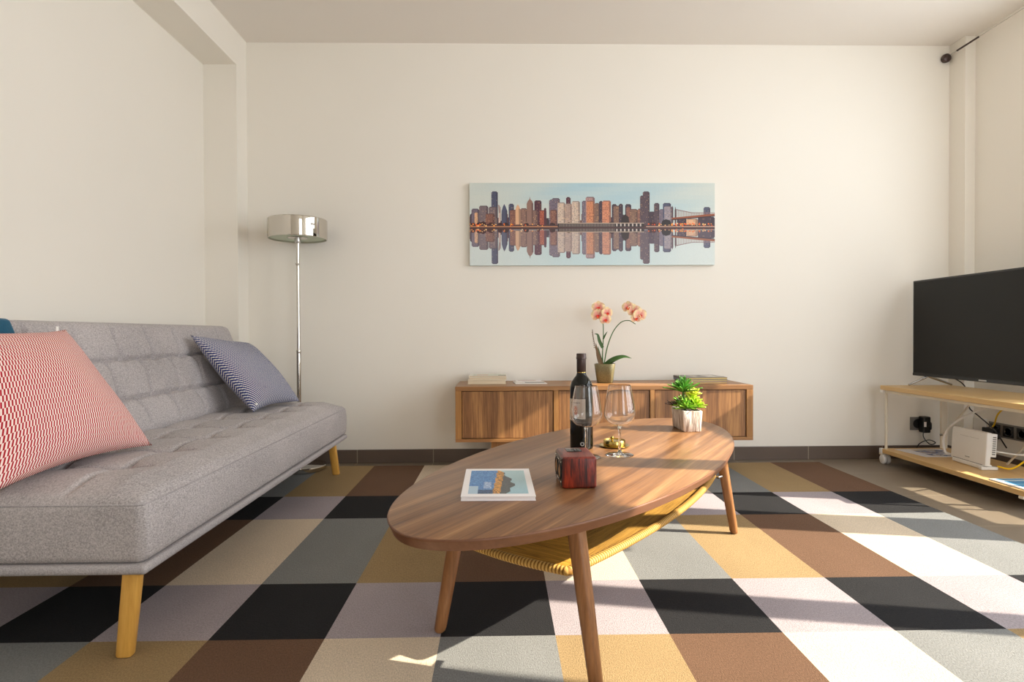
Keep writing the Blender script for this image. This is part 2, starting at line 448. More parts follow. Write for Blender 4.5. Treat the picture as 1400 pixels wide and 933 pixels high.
# ------------------------------------------------------------------ sofa
RZ = .0075
SX0, SX1, SY0, SY1 = -1.44, -.857, 1.45, 3.34
t = thing('sofa_bed', 'grey tufted fabric click clack sofa bed on angled wooden legs along left wall', 'sofa', (-1.15, 2.4, 0))
def groove(d, w): return math.exp(-(d / w) ** 2)
def seat_fn(P, nrm):
    x = P.x + (SX0 + SX1) / 2; y = P.y + (SY0 + SY1) / 2
    top = max(0, nrm.z) ** 1.5
    front = min(1, max(0, (SX1 - x) / .09)); ends = min(1, max(0, min(y - SY0, SY1 - y) / .12))
    crown = .035 * (front ** .6) * (ends ** .5)
    g = 0
    for sx in (-1.055, -1.235): g = max(g, groove(x - sx, .0075))
    for k in range(1, 8):
        sy = SY0 + (SY1 - SY0) * k / 8
        if x < SX1 - .12: g = max(g, groove(y - sy - .01 * math.sin(x * 11), .0075))
    bt = 0
    for sx in (-1.055, -1.235):
        for k in range(1, 8):
            sy = SY0 + (SY1 - SY0) * k / 8
            bt = max(bt, groove(math.hypot(x - sx, y - sy), .035))
    puff = 0
    fy = ((y - SY0) / (SY1 - SY0) * 8) % 1; puff = .007 * math.sin(PI * fy)
    P = P.copy(); P.z += top * (crown + puff * front * ends - (.017 * g + .018 * bt) * front * ends)
    # soft sides and the welt seam along the top edge
    zs = P.z
    if nrm.x > .7: P.x += .008 * math.sin(PI * min(1, max(0, (zs + .085) / .17))) 
    return P
mb = MB().rbox(((SX0 + SX1) / 2, (SY0 + SY1) / 2, .300), ((SX1 - SX0) / 2, (SY1 - SY0) / 2, .0755), .022, (90, 330, 5), fn=seat_fn)
seat = obj('seat', mb, M['sofa'], t, angle=80)
# welt cord sewn on the seat's top edge
mb = MB(); zt = .3675
pts = [(SX0 + .05, SY0 + .003, zt), (SX1 - .02, SY0 + .003, zt), (SX1 - .006, SY0 + .008, zt), (SX1 - .001, SY0 + .03, zt)] + [(SX1 - .001 + .0005, y, zt) for y in np.linspace(SY0 + .1, SY1 - .1, 14)] + [(SX1 - .003, SY1 - .02, zt), (SX1 - .02, SY1 - .003, zt), (SX0 + .05, SY1 - .003, zt)]
mb.tube(pts, .0022, 8); obj('seam', mb, M['sofa_pipe'], seat)
mb = MB().rbox(((SX0 + SX1) / 2, (SY0 + SY1) / 2, .2125), ((SX1 - SX0) / 2 + .006, (SY1 - SY0) / 2 + .006, .0125), .011, (6, 20, 1))
obj('base_border', mb, M['sofa_pipe'], t)
# backrest, in its own tilted frame: w across thickness, h up the slope
bh, bt_ = .235, .065
ang = math.radians(22)
BR = Matrix.Rotation(-ang, 3, 'Y')
def back_fn(P, nrm):
    y = P.y + 2.395; h = P.z
    front = max(0, nrm.x) ** 1.5
    g = 0; bt = 0; hs = (-.085, .07)
    for sh in hs: g = max(g, groove(h - sh, .0075))
    for r, (lo, hi) in enumerate(((-.3, hs[0]), (hs[0], hs[1]), (hs[1], .3))):
        for k in range(0, 10):
            sy = 1.47 + .21 * k + (.105 if r == 1 else 0)
            if lo <= h < hi: g = max(g, 1.15 * groove(y - sy - .008 * math.sin(h * 30), .0075))
            for sh in (lo, hi):
                if abs(sh) < .2: bt = max(bt, groove(math.hypot(y - sy, h - sh), .03))
    ed = min(1, max(0, (.94 - abs(P.y)) / .08)) * min(1, max(0, (bh - abs(h)) / .05))
    P = P.copy(); P.x += front * (.018 * ed ** .5 - (.017 * g + .016 * bt) * ed)
    # rounded upper corners seen from the side
    if h > 0:
        dy = abs(P.y) - (.94 - .09); dh = h - (bh - .09)
        if dy > 0 and dh > 0:
            d = math.hypot(dy, dh)
            if d > .09:
                P.y = math.copysign(.85 + dy * .09 / d, P.y); P.z = bh - .09 + dh * .09 / d
    return P
bc = (-1.478, 2.395, .594)
mb = MB().rbox(bc, (bt_, .94, bh), .035, (3, 330, 84), fn=back_fn, R=BR)
obj('backrest', mb, M['sofa'], t, angle=80)
def sofa_leg(px, py, sx, sy):
    a = Vector((px, py, .202)); b = Vector((px + sx * .02, py + sy * .035, RZ)); mb = MB()
    n = 16; prof = []
    for P, w, d in ((a, .017, .029), ((a + b) / 2, .0165, .0275), (b + Vector((0, 0, .004)), .0155, .0255), (b, .014, .0235)):
        prof.append([(P.x + math.copysign(abs(math.cos(2 * PI * k / n)) ** .55, math.cos(2 * PI * k / n)) * d / 1.35, P.y + math.copysign(abs(math.sin(2 * PI * k / n)) ** .55, math.sin(2 * PI * k / n)) * w, P.z) for k in range(n)])
    vs = [p for r in prof for p in r]; fs = []
    for i in range(3):
        for k in range(n): fs.append((i * n + k, i * n + (k + 1) % n, (i + 1) * n + (k + 1) % n, (i + 1) * n + k))
    fs += [tuple(range(n)), tuple(3 * n + k for k in range(n))[::-1]]
    mb.add(vs, [f[::-1] for f in fs]); return mb
for px, py, sx, sy in ((-.897, 1.474, -.35, -.65), (-.921, 3.275, .7, 1.1), (-1.38, 1.492, -.3, -.35), (-1.38, 3.275, -.4, 1.1)):
    obj('leg', sofa_leg(px, py, sx, sy), M['beech'], t, angle=30)

# ------------------------------------------------------------------ cushions
def cushion(name, label, BL, BRr, TR, TL, thick, mat, loc, pinch=.10, nrm_sign=1, sag=0):
    t = thing(name, label, 'cushion', loc)
    BL, BRr, TR, TL = map(Vector, (BL, BRr, TR, TL))
    nz = (BRr - BL).cross(TL - BL).normalized() * nrm_sign
    def pos(u, v, s):
        # edges pull in between the corners
        pu = pinch * 4 * v * (1 - v) * (1 - 2 * u) * .5; pv = pinch * 4 * u * (1 - u) * (1 - 2 * v) * .5
        uu, vv = u + pu, v + pv
        p = BL * (1 - uu) * (1 - vv) + BRr * uu * (1 - vv) + TR * uu * vv + TL * (1 - uu) * vv
        b = (max(0, 1 - abs(2 * u - 1) ** 2.4) * max(0, 1 - abs(2 * v - 1) ** 2.4)) ** .55
        wr = .004 * math.sin(9 * u + 4 * v) * math.sin(7 * v - 3 * u) * b
        return tuple(p + nz * (s * thick * b + wr) + Vector((0, 0, -sag * b * (1 - v))))
    mb = MB(); n = 40
    mb.grid(lambda u, v: pos(u, v, 1), n, n)
    mb.grid(lambda u, v: pos(u, v, -1), n, n, flip=True)
    # weld the rim
    o = obj('cover', mb, mat, t, angle=180)
    import bmesh
    bm = bmesh.new(); bm.from_mesh(o.data); bmesh.ops.remove_doubles(bm, verts=bm.verts, dist=1e-5); bm.to_mesh(o.data); bm.free()
    return t, pos, nz
SZ = .405
t, pos, nz = cushion('throw_cushion', 'large red and white zigzag woven cushion leaning at near end of sofa', (-1.150, 1.38, SZ + .016), (-1.125, 1.955, SZ + .016), (-1.345, 1.885, .795), (-1.360, 1.30, .80), .088, M['red'], (-1.25, 1.65, SZ))
p = Vector(pos(.93, 1, 0))
obj('tag', MB().box((p.x - .001, p.y - .004, p.z - .004), (p.x + .001, p.y + .006, p.z + .014)), M['white_cloth'], t)
t, pos, nz = cushion('throw_cushion', 'smaller blue and white woven cushion leaning in far corner of sofa', (-1.125, 2.75, SZ + .020), (-1.05, 3.16, SZ + .022), (-1.350, 3.24, .735), (-1.415, 2.765, .778), .080, M['blue'], (-1.25, 3.0, SZ))
p = Vector(pos(.06, .05, 1))
obj('tag', MB().box((p.x - .002, p.y - .006, p.z - .002), (p.x + .004, p.y + .01, p.z + .005)), M['white_cloth'], t)
# teal bolster on the top edge of the backrest, only its end in frame
t = thing('bolster_cushion', 'dark teal cushion resting behind the red cushion at left picture edge', 'cushion', (-1.40, 1.6, .72))
def bol(P, nrm):
    P = P.copy(); k = max(0, 1 - (abs(P.y) / .21) ** 4); P.x *= .85 + .15 * k; P.z *= .96 + .04 * k; return P
obj('cover', MB().rbox((-1.424, 1.602, .735), (.019, .200, .100), .016, (3, 14, 8), fn=bol, R=Matrix.Rotation(-.384, 3, 'Y')), M['teal'], t, angle=80)

# ------------------------------------------------------------------ floor lamp
LX, LY = -1.152, 3.45
t = thing('floor_lamp', 'chrome floor lamp with round drum shade behind far end of sofa', 'lamp', (LX, LY, 0))
obj('base', MB().lathe([(0, .0075), (.145, .0075), (.150, .011), (.150, .030), (.146, .034), (0, .036)], (LX, LY, 0), 56), M['chrome'], t, angle=35)
obj('pole', MB().lathe([(.0125, .034), (.0125, .684), (.0095, .688), (.0095, 1.36)], (LX, LY, 0), 20), M['chrome'], t, angle=35)
obj('collar', MB().lathe([(.0128, .672), (.0134, .674), (.0134, .688), (.0128, .690)], (LX, LY, 0), 20), M['chrome'], t, angle=35)
k = obj('switch_knob', MB().lathe([(.0, 0), (.0075, 0), (.008, .004), (.0075, .016), (0, .018)], (LX, LY - .008, 1.178), 14, R=Matrix.Rotation(PI / 2, 3, 'X')), M['chrome'], t)
obj('shade', MB().lathe([(.157, 1.322), (.162, 1.322), (.163, 1.325), (.163, 1.428), (.160, 1.432), (.0, 1.434), (.0, 1.431), (.158, 1.429), (.157, 1.322)], (LX, LY, 0), 72, cap=False), M['chrome'], t, angle=35)
d = obj('diffuser', MB().lathe([(0, 1.331), (.157, 1.331), (.157, 1.335), (0, 1.335)], (LX, LY, 0), 64), M['frost'], t, angle=35)
obj('hub', MB().lathe([(.0, 1.327), (.055, 1.327), (.057, 1.329), (.055, 1.332), (0, 1.332)], (LX, LY, 0), 40), M['chrome'], t, angle=35)
obj('socket', MB().lathe([(.0155, 1.300), (.017, 1.303), (.017, 1.329), (.0, 1.329)], (LX, LY, 0), 20), M['steel'], t, angle=35)

# ------------------------------------------------------------------ skyline canvas
CX0, CX1, CZ0, CZ1, CYF = -.180, 1.297, 1.188, 1.681, YW - .032
t = thing('canvas_picture', 'wide canvas print of city skyline mirrored in water on back wall', 'picture', ((CX0 + CX1) / 2, YW, CZ0))
obj('canvas', MB().box((CX0, CYF, CZ0), (CX1, YW - .001, CZ1)), M['canvas_side'], t, smooth=False, bevel=.002)
rnd = random.Random(3)
mb = MB(); layer = [0]
def cxy(px, py): return CX0 + (px - 50) / 1302 * (CX1 - CX0), CZ1 - (py - 40) / 440 * (CZ1 - CZ0)
def cpoly(pts, c, dl=1):
    layer[0] += dl; y = CYF - .0004 - layer[0] * 4e-6
    q = []
    for a, b in pts:
        x, z = cxy(a, b); q.append((x, y, z))
    mb.quad(q, lin(c))
def cmix(a, b, f): return tuple(a[i] * (1 - f) + b[i] * f for i in range(3))
HOR = 279
def sky(px, py):
    if py < HOR:
        f = .5 + .5 * math.sin(px * .0043 - 2.2 + .6 * math.sin(py * .02)); g = .5 + .5 * math.sin(px * .013 + py * .05)
        c = cmix((208, 216, 210), (160, 200, 218), .75 * f * (1 - .5 * (py - 40) / 240)); return cmix(c, (226, 226, 214), .25 * g + .3 * max(0, (py - 150) / 130))
    f = .5 + .5 * math.sin(px * .005 - 2); return cmix((216, 226, 224), (196, 218, 222), f)
for i in range(62):
    for j in range(20):
        a, b = 50 + 1302 * i / 62, 50 + 1302 * (i + 1) / 62; c, d = 40 + 22 * j, 40 + 22 * (j + 1)
        cpoly([(a, d), (b, d), (b, c), (a, c)], sky((a + b) / 2, (c + d) / 2), 0)
B = [(52, 76, 208, 'dv'), (60, 100, 182, 'gv'), (76, 95, 200, 'pe'), (100, 148, 166, 'gf'), (165, 199, 90, 'sl'), (150, 196, 172, 'gf'), (134, 182, 208, 'br'), (203, 214, 168, 'pl'),
     (256, 284, 156, 'sl'), (262, 306, 188, 'br'), (318, 354, 180, 'bb'), (392, 430, 138, 'ma'), (356, 410, 190, 'bb'), (420, 456, 190, 'rd'), (443, 455, 176, 'ma'),
     (470, 498, 134, 'gv'), (484, 527, 126, 'gv'), (476, 512, 188, 'br'), (560, 584, 120, 'ma'), (515, 556, 149, 'cr'), (555, 592, 154, 'cd'), (590, 634, 142, 'cr'), (644, 670, 140, 'gv'),
     (664, 712, 119, 'mp'), (668, 712, 140, 'or'), (710, 738, 152, 'td'), (735, 756, 141, 'dv'), (752, 798, 139, 'op'), (803, 830, 158, 'dv'), (812, 862, 166, 'td'), (840, 862, 156, 'dv'), (874, 906, 158, 'dv'), (880, 904, 172, 'br'), (900, 940, 184, 'td'), (940, 974, 182, 'br'),
     (953, 975, 112, 'dt'), (968, 1004, 90, 'dt'), (1000, 1034, 198, 'dv'), (1028, 1056, 152, 'dt'), (1055, 1082, 185, 'gv'), (1075, 1118, 152, 'sl'), (1082, 1124, 168, 'gw'), (1292, 1328, 174, 'sl'), (1150, 1200, 232, 'dv'), (1200, 1262, 236, 'pe'), (1262, 1352, 226, 'dv'), (218, 252, 206, 'rd')]
PAL = dict(dv=(74, 60, 72), gv=(122, 110, 124), pe=(226, 178, 140), gf=(130, 114, 118), sl=(84, 88, 112), br=(142, 98, 86), pl=(220, 196, 184), bb=(150, 116, 104), ma=(92, 56, 68), rd=(172, 92, 72), cr=(212, 190, 172), cd=(186, 160, 146), mp=(176, 140, 138), td=(138, 106, 90), op=(212, 140, 108), dt=(92, 76, 84), gw=(160, 150, 158))
PAL['or'] = (208, 136, 98)
def both(pts, c, refl=.22, dl=1):
    cpoly(pts, c, dl)
    cpoly([(a, 2 * HOR - b) for a, b in pts][::-1], cmix(c, (176, 174, 186), refl), 0)
for k in range(70):
    a = 52 + k * 15.4 + rnd.uniform(-4, 4); w_ = rnd.uniform(12, 26); tp_ = rnd.uniform(204, 244)
    if a + w_ > 1125: break
    both([(a, 266), (a + w_, 266), (a + w_, tp_), (a, tp_)], cmix(rnd.choice([(92, 70, 76), (124, 88, 80), (70, 58, 66), (148, 108, 94)]), (50, 40, 48), rnd.random() * .4))
for (a, b, top, k) in B:
    c = PAL[k]; base = 266
    both([(a, base), (b, base), (b, top), (a, top)], c)
    both([(b - (b - a) * .22, base), (b, base), (b, top), (b - (b - a) * .22, top)], cmix(c, (40, 30, 40), .35))
    both([(a + 3, top), (b - 3, top), (b - 6, top - 5), (a + 6, top - 5)], cmix(c, (60, 50, 60), .4))
    layer[0] += 1
    nr = int((base - top) / 9); nc = max(2, int((b - a) / 6))
    for r in range(nr):
        for q in range(nc):
            if rnd.random() < .62:
                x = a + 2 + (b - a - 4) * q / nc; y = top + 5 + r * 9
                w = (b - a - 4) / nc * .55
                lit = rnd.random()
                cc = cmix(c, (255, 200, 130), .4) if lit < .25 else cmix(c, (40, 30, 40), .38)
                both([(x, y + 4.5), (x + w, y + 4.5), (x + w, y), (x, y)], cc, .3, 0)
for pts, k in (([(218, 262), (250, 262), (249, 190), (240, 166), (233, 152), (226, 166), (219, 190)], 'sl'), ([(292, 262), (319, 262), (318, 180), (311, 163), (304, 155), (297, 165), (292, 182)], 'pe'),
               ([(352, 262), (386, 262), (386, 150), (380, 136), (371, 128), (369, 112), (366, 128), (358, 137), (352, 152)], 'bb'), ([(205, 200), (213, 200), (209, 160)], 'pl')):
    both(pts, PAL[k]); both([(pts[1][0] - 9, pts[1][1]), pts[1], pts[2], (pts[2][0] - 9, pts[2][1] - 4)], cmix(PAL[k], (40, 30, 40), .3))
# bridge at right
both([(1122, 262), (1130, 262), (1130, 176), (1126, 160), (1122, 176)], (88, 66, 72)); both([(1138, 262), (1146, 262), (1146, 186), (1142, 166), (1138, 186)], (88, 66, 72))
both([(1122, 236), (1352, 216), (1352, 204), (1122, 226)], (150, 84, 56)); both([(1122, 240), (1352, 219), (1352, 215), (1122, 235)], (58, 40, 46))
both([(1146, 180), (1230, 198), (1352, 198), (1352, 200), (1230, 201), (1146, 184)], (140, 110, 110))
for k in range(24):
    x = 1148 + k * 8.7; y0 = 182 + min(18, (x - 1146) * .21)
    both([(x, 224 - (x - 1122) * .087), (x + 2.5, 224 - (x - 1122) * .087), (x + 2.5, y0), (x, y0)], (168, 128, 120))
# trees, quay, shore lights
for k in range(46):
    x = 60 + rnd.random() * 1060; r = 8 + rnd.random() * 12
    if 515 < x < 800 and rnd.random() < .8: continue
    both([(x - r, 268), (x + r, 268), (x + r * .8, 266 - r * .7), (x + r * .2, 266 - r * 1.05), (x - r * .6, 266 - r * .8)], (58 + rnd.random() * 20, 44, 46), .12)
both([(850, 256), (896, 256), (892, 222), (872, 208), (856, 226)], (54, 44, 44), .1); both([(1066, 264), (1122, 264), (1112, 240), (1090, 234), (1072, 242)], (50, 44, 46), .1)
cpoly([(50, 290), (1352, 290), (1352, 264), (50, 264)], (84, 60, 62))
cpoly([(50, 276), (515, 276), (515, 271), (50, 271)], (196, 140, 104)); cpoly([(515, 275), (975, 275), (975, 255), (515, 255)], (60, 52, 54))
cpoly([(515, 302), (975, 302), (975, 283), (515, 283)], (66, 56, 60))
for y in (253, 300): cpoly([(515, y + 4), (975, y + 4), (975, y), (515, y)], (190, 170, 152))
for k in range(40):
    x = 524 + k * (7.4 if k < 22 else 7.4) ; 
    for (y0, y1) in ((274, 258), (299, 284)): cpoly([(x, y0), (x + 2.2, y0), (x + 2.2, y1), (x, y1)], (170, 154, 144))
for k in range(7):
    x = 826 + k * 21
    for (y0, y1) in ((272, 258), (299, 286)): cpoly([(x, y0), (x + 7, y0), (x + 7, y1), (x, y1)], (206, 196, 188))
cpoly([(985, 276), (1352, 276), (1352, 272), (985, 272)], (206, 170, 150))
for k in range(90):
    x = rnd.choice([rnd.uniform(52, 480), rnd.uniform(980, 1350), rnd.uniform(1110, 1350), rnd.uniform(52, 120)]); y = rnd.uniform(258, 272); r = rnd.uniform(1.5, 5)
    both([(x - r, y + r * .6), (x + r, y + r * .6), (x + r * .7, y - r), (x - r * .7, y - r)], rnd.choice([(246, 120, 50), (255, 170, 70), (226, 90, 40), (250, 200, 130)]), .25)
obj('print', mb, M['col'], t, smooth=False)

# ------------------------------------------------------------------ sideboard
KX0, KX1, KY0, KY1, KZ0, KZ1 = -.243, 1.369, 3.22, 3.605, .194, .494
t = thing('sideboard', 'low walnut sideboard with three plain doors standing under the picture', 'sideboard', ((KX0 + KX1) / 2, 3.42, 0))
car = MB(); p_ = .024
car.box((KX0, KY0, KZ1 - p_), (KX1, KY1, KZ1)); obj('top_panel', car, M['cab'], t, smooth=False, bevel=.0015)
obj('bottom_panel', MB().box((KX0, KY0, KZ0), (KX1, KY1, KZ0 + .018)), M['cab'], t, smooth=False, bevel=.0015)
for xa, xb in ((KX0, KX0 + .034), (KX1 - .036, KX1)):
    obj('side_panel', MB().box((xa, KY0, KZ0 + .018), (xb, KY1, KZ1 - p_)), M['cab_v'], t, smooth=False, bevel=.0015)
for xa, xb in ((.286, .312), (.808, .832)):
    obj('divider', MB().box((xa, KY0, KZ0 + .018), (xb, KY1 - .01, KZ1 - p_)), M['cab_v'], t, smooth=False, bevel=.0015)
obj('back_panel', MB().box((KX0 + .034, KY1 - .01, KZ0 + .018), (KX1 - .036, KY1, KZ1 - p_)), M['dark'], t, smooth=False)
for xa, xb in ((KX0 + .034, .286), (.312, .808), (.832, KX1 - .036)):
    dd = obj('door', MB().box((xa + .003, KY0 + .006, KZ0 + .021), (xb - .003, KY0 + .024, KZ1 - p_ - .003)), M['cab_door'], t, smooth=False, bevel=.001)
    obj('door_shadow_gap', MB().box((xa + .0005, KY0 + .03, KZ0 + .0185), (xb - .0005, KY0 + .034, KZ1 - p_ - .0005)), M['dark'], t, smooth=False)  # dark sheet behind the door, shade of its gaps put into the colour
for lx in (-.052, 1.140):
    for ly in (3.27, 3.482): obj('leg', MB().box((lx, ly, RZ + .001), (lx + .036, ly + .036, KZ0)), M['cab_v'], t, smooth=False, bevel=.002)
for ly in (3.276, 3.488): obj('cross_rail', MB().box((-.016, ly, KZ0 - .042), (1.140, ly + .024, KZ0 - .008)), M['cab'], t, smooth=False, bevel=.002)

# ------------------------------------------------------------------ books on the sideboard
def book(name, label, cat, x0, x1, y0, y1, z0, th, cover, spine, page, rot=0, group=None, decor=None, ct=.0012):
    c = ((x0 + x1) / 2, (y0 + y1) / 2, z0); t = thing(name, label, cat, c, group)
    R = Matrix.Rotation(rot, 3, 'Z')
    def W(p): q = R @ Vector((p[0] - c[0], p[1] - c[1], 0)); return (q.x + c[0], q.y + c[1], p[2])
    def tb(lo, hi, col=None):
        m = MB().box(lo, hi, col=col); m.v = [W(p) for p in m.v]; return m
    obj('pages', tb((x0 + .002, y0 + .002, z0 + ct), (x1 - .002, y1 - .002, z0 + th - ct)), page, t, smooth=False)
    m = MB(); m.box((x0, y0, z0 + th - ct), (x1, y1, z0 + th), col=lin(cover)); m.box((x0, y0, z0), (x1, y1, z0 + ct), col=lin(cover))
    if spine == 'L': m.box((x0, y0, z0), (x0 + .0015, y1, z0 + th), col=lin(cover))
    elif spine == 'B': m.box((x0, y1 - .0015, z0), (x1, y1, z0 + th), col=lin(cover))
    if decor:
        for k, (a, b, cc, d, col) in enumerate(decor):
            z = z0 + th + .0002 + .00004 * k
            m.quad([(x0 + (x1 - x0) * a, y0 + (y1 - y0) * b, z), (x0 + (x1 - x0) * cc, y0 + (y1 - y0) * b, z), (x0 + (x1 - x0) * cc, y0 + (y1 - y0) * d, z), (x0 + (x1 - x0) * a, y0 + (y1 - y0) * d, z)], lin(col))
    m.v = [W(p) for p in m.v]
    obj('cover', m, M['col'], t, smooth=False); return t
z = KZ1 + .0005
g = 'stacked paperbacks on the sideboard'
book('paperback_book', 'thick cream paged paperback at bottom of left stack on sideboard', 'book', -.185, .030, 3.37, 3.52, z, .023, (226, 214, 192), 'B', M['pagecream'], .0, g)
book('paperback_book', 'thinner cream paged paperback in middle of left stack on sideboard', 'book', -.180, .034, 3.372, 3.52, z + .0235, .0145, (232, 222, 202), 'B', M['pagecream'], .02, g)
book('magazine', 'pale magazine with green grey cover on top of left book stack', 'magazine', -.176, .035, 3.372, 3.575, z + .0385, .009, (228, 226, 214), 'B', M['pagecream'], -.015, None,
     [(.1, .1, .85, .6, (200, 206, 188)), (.2, .2, .5, .4, (216, 150, 120)), (.78, .02, .98, .3, (96, 110, 84))])
def leaflet(name, label, pts, z0, th, col, decor, curl=.0):
    c = (sum(p[0] for p in pts) / 4, sum(p[1] for p in pts) / 4, z0)
    def P(u, v, zz):
        a, b, cc, d = [Vector((*p, 0)) for p in pts]
        q = a * (1 - u) * (1 - v) + b * u * (1 - v) + cc * u * v + d * (1 - u) * v
        return (q.x, q.y, zz + curl * abs(2 * u - 1) ** 3 * v)
    m = MB()
    def colf(u, v):
        for (a, b, cc, d, k) in decor[::-1]:
            if a <= u <= cc and b <= v <= d: return lin(k)
        return lin(col)
    n = 30
    m.grid(lambda u, v: P(u, v, z0 + th), n, n, colfn=colf); m.grid(lambda u, v: P(u, v, z0), n, n, col=lin(col), flip=True)
    for e in range(4):
        f = [lambda s: (s, 0), lambda s: (1, s), lambda s: (1 - s, 1), lambda s: (0, 1 - s)][e]
        m.grid(lambda u, v: P(*f(u), z0 + th * v), 8, 1, col=lin(col))
    m.uv = {}
    return obj(name, m, M['col'], origin=c, smooth=True)
o = leaflet('leaflet', 'white folded leaflet lying alone beside left book stack on sideboard', [(.085, 3.36), (.262, 3.355), (.250, 3.50), (.072, 3.505)], z, .004, (240, 236, 230), [(.35, .25, .95, .6, (70, 62, 58)), (.0, .3, .3, .62, (206, 196, 186)), (.3, .7, .9, .95, (216, 206, 200))])
tag(o, 'white folded leaflet lying beside left book stack on sideboard', 'leaflet')
o = leaflet('leaflet', 'small pale card', [(.09, 3.515), (.24, 3.512), (.238, 3.585), (.088, 3.588)], z, .006, (232, 224, 222), [(.1, .1, .8, .8, (206, 178, 170))])
tag(o, 'small pinkish card lying behind white folded leaflet on sideboard', 'card')
g = 'magazines at the right of the sideboard'
book('magazine', 'bottom magazine of right pile on sideboard, red edge showing', 'magazine', 1.035, 1.262, 3.315, 3.535, z, .010, (168, 92, 96), 'L', M['pageyel'], .04, g)
book('magazine', 'middle magazine of right pile on sideboard, blue spine', 'magazine', 1.030, 1.264, 3.32, 3.535, z + .0105, .011, (110, 124, 150), 'L', M['pageyel'], .07, g)
book('magazine', 'top magazine of right pile on sideboard, dark printed cover', 'magazine', 1.028, 1.264, 3.32, 3.535, z + .022, .012, (96, 88, 82), 'L', M['pageyel'], .05, g,
     [(.25, .1, .95, .9, (176, 168, 156)), (.35, .2, .6, .5, (92, 84, 80)), (.62, .35, .88, .8, (206, 200, 190)), (.5, .6, .6, .8, (70, 66, 64))])

# ------------------------------------------------------------------ orchid
OX, OY, OZ = .600, 3.43, KZ1 + .0005
t = thing('potted_orchid', 'peach and pink orchid in square bronze pot on sideboard', 'plant', (OX, OY, OZ))
def sqring(hw, z, n=48, pw=5.0, rot=math.radians(-14), c=(OX, OY)):
    out = []
    for k in range(n):
        a = 2 * PI * k / n + PI / n; r = hw / (abs(math.cos(a)) ** pw + abs(math.sin(a)) ** pw) ** (1 / pw)
        x, y = r * math.cos(a), r * math.sin(a); out.append((c[0] + x * math.cos(rot) - y * math.sin(rot), c[1] + x * math.sin(rot) + y * math.cos(rot), z))
    return out
def rings(mb, rs, mi=0):
    n = len(rs[0]); vs = [p for r in rs for p in r]; fs = [tuple(range(n))[::-1]]
    for i in range(len(rs) - 1):
        for k in range(n): fs.append((i * n + k, i * n + (k + 1) % n, (i + 1) * n + (k + 1) % n, (i + 1) * n + k))
    fs.append(tuple((len(rs) - 1) * n + k for k in range(n))); mb.add(vs, fs, mi); return mb
obj('pot', rings(MB(), [sqring(.040, OZ), sqring(.0445, OZ + .004), sqring(.059, OZ + .107), sqring(.058, OZ + .109), sqring(.0555, OZ + .108), sqring(.054, OZ + .095)]), M['bronze'], t, angle=50)
obj('soil', rings(MB(), [sqring(.053, OZ + .0955), sqring(.050, OZ + .100)]), M['soil'], t)
s1 = catmull([(.588, 3.43, OZ + .09), (.586, 3.428, OZ + .17), (.590, 3.425, OZ + .26), (.585, 3.41, OZ + .345), (.560, 3.40, OZ + .40)], 6)
s2 = catmull([(.592, 3.425, OZ + .09), (.612, 3.425, OZ + .20), (.645, 3.42, OZ + .29), (.690, 3.415, OZ + .345), (.735, 3.41, OZ + .355), (.770, 3.40, OZ + .335)], 6)
for s_ in (s1, s2): obj('stem', MB().tube(s_, list(np.linspace(.0036, .002, len(s_))), 8), M['stem'], t)
def leafmesh(mb, pts, w, fold=.25, col=None, tip=.5, nu=6, up=Vector((0, 0, 1)), th=0):
    """a tapering folded blade along a path"""
    P = [Vector(p) for p in catmull(pts, 6)]; m = len(P) - 1
    for s_ in ((1, -1) if th else (1,)):
        def f(u, v):
            i = min(m, int(round(v * m))); tg = (P[min(i + 1, m)] - P[max(i - 1, 0)]).normalized()
            side = tg.cross(up); side = side.normalized() if side.length > 1e-4 else Vector((1, 0, 0)); nn = side.cross(tg)
            ww = w * (math.sin(PI * min(1, max(0.03, (v * .93 + .07))) ** tip) ** .8); a = (u - .5) * 2
            return tuple(P[i] + side * a * ww + nn * (abs(a) * ww * fold + s_ * th * (1 - a * a)))
        mb.grid(f, nu, m, col=col, flip=s_ < 0)
    mb.uv = {}; return mb
for nm, pts, w, mt in (('leaf', [(.60, 3.42, OZ + .10), (.65, 3.40, OZ + .135), (.70, 3.39, OZ + .15), (.745, 3.385, OZ + .14)], .018, 'leaf'),
                   ('leaf', [(.60, 3.42, OZ + .10), (.63, 3.395, OZ + .125), (.66, 3.37, OZ + .13)], .016, 'leaf'),
                   ('leaf', [(.58, 3.425, OZ + .095), (.558, 3.42, OZ + .16), (.545, 3.415, OZ + .23)], .013, 'leafbr'),
                   ('leaf', [(.585, 3.43, OZ + .095), (.57, 3.435, OZ + .15), (.56, 3.43, OZ + .21)], .012, 'leaf'),
                   ('leaf', [(.586, 3.425, OZ + .20), (.566, 3.415, OZ + .24), (.555, 3.41, OZ + .275), (.535, 3.41, OZ + .28)], .010, 'leaf'),
                   ('leaf', [(.588, 3.42, OZ + .25), (.600, 3.415, OZ + .275), (.612, 3.41, OZ + .295)], .005, 'leaf')):
    up = Vector((0, -1, .25)) if w < .015 else Vector((0, -.75, .66))
    obj(nm, leafmesh(MB(), pts, w, .2, up=up, th=.0008), M[mt], t)
tw = MB().tube(catmull([(.575, 3.43, OZ + .10), (.545, 3.425, OZ + .20), (.530, 3.42, OZ + .27), (.527, 3.42, OZ + .305)], 5), .0022, 6)
for k in range(9): 
    zz = OZ + .2 + k * .011; tw.box((.538 - k * .0014 - .004, 3.418, zz), (.538 - k * .0014 + .004, 3.424, zz + .003))
obj('dry_twig', tw, M['leafbr'], t)
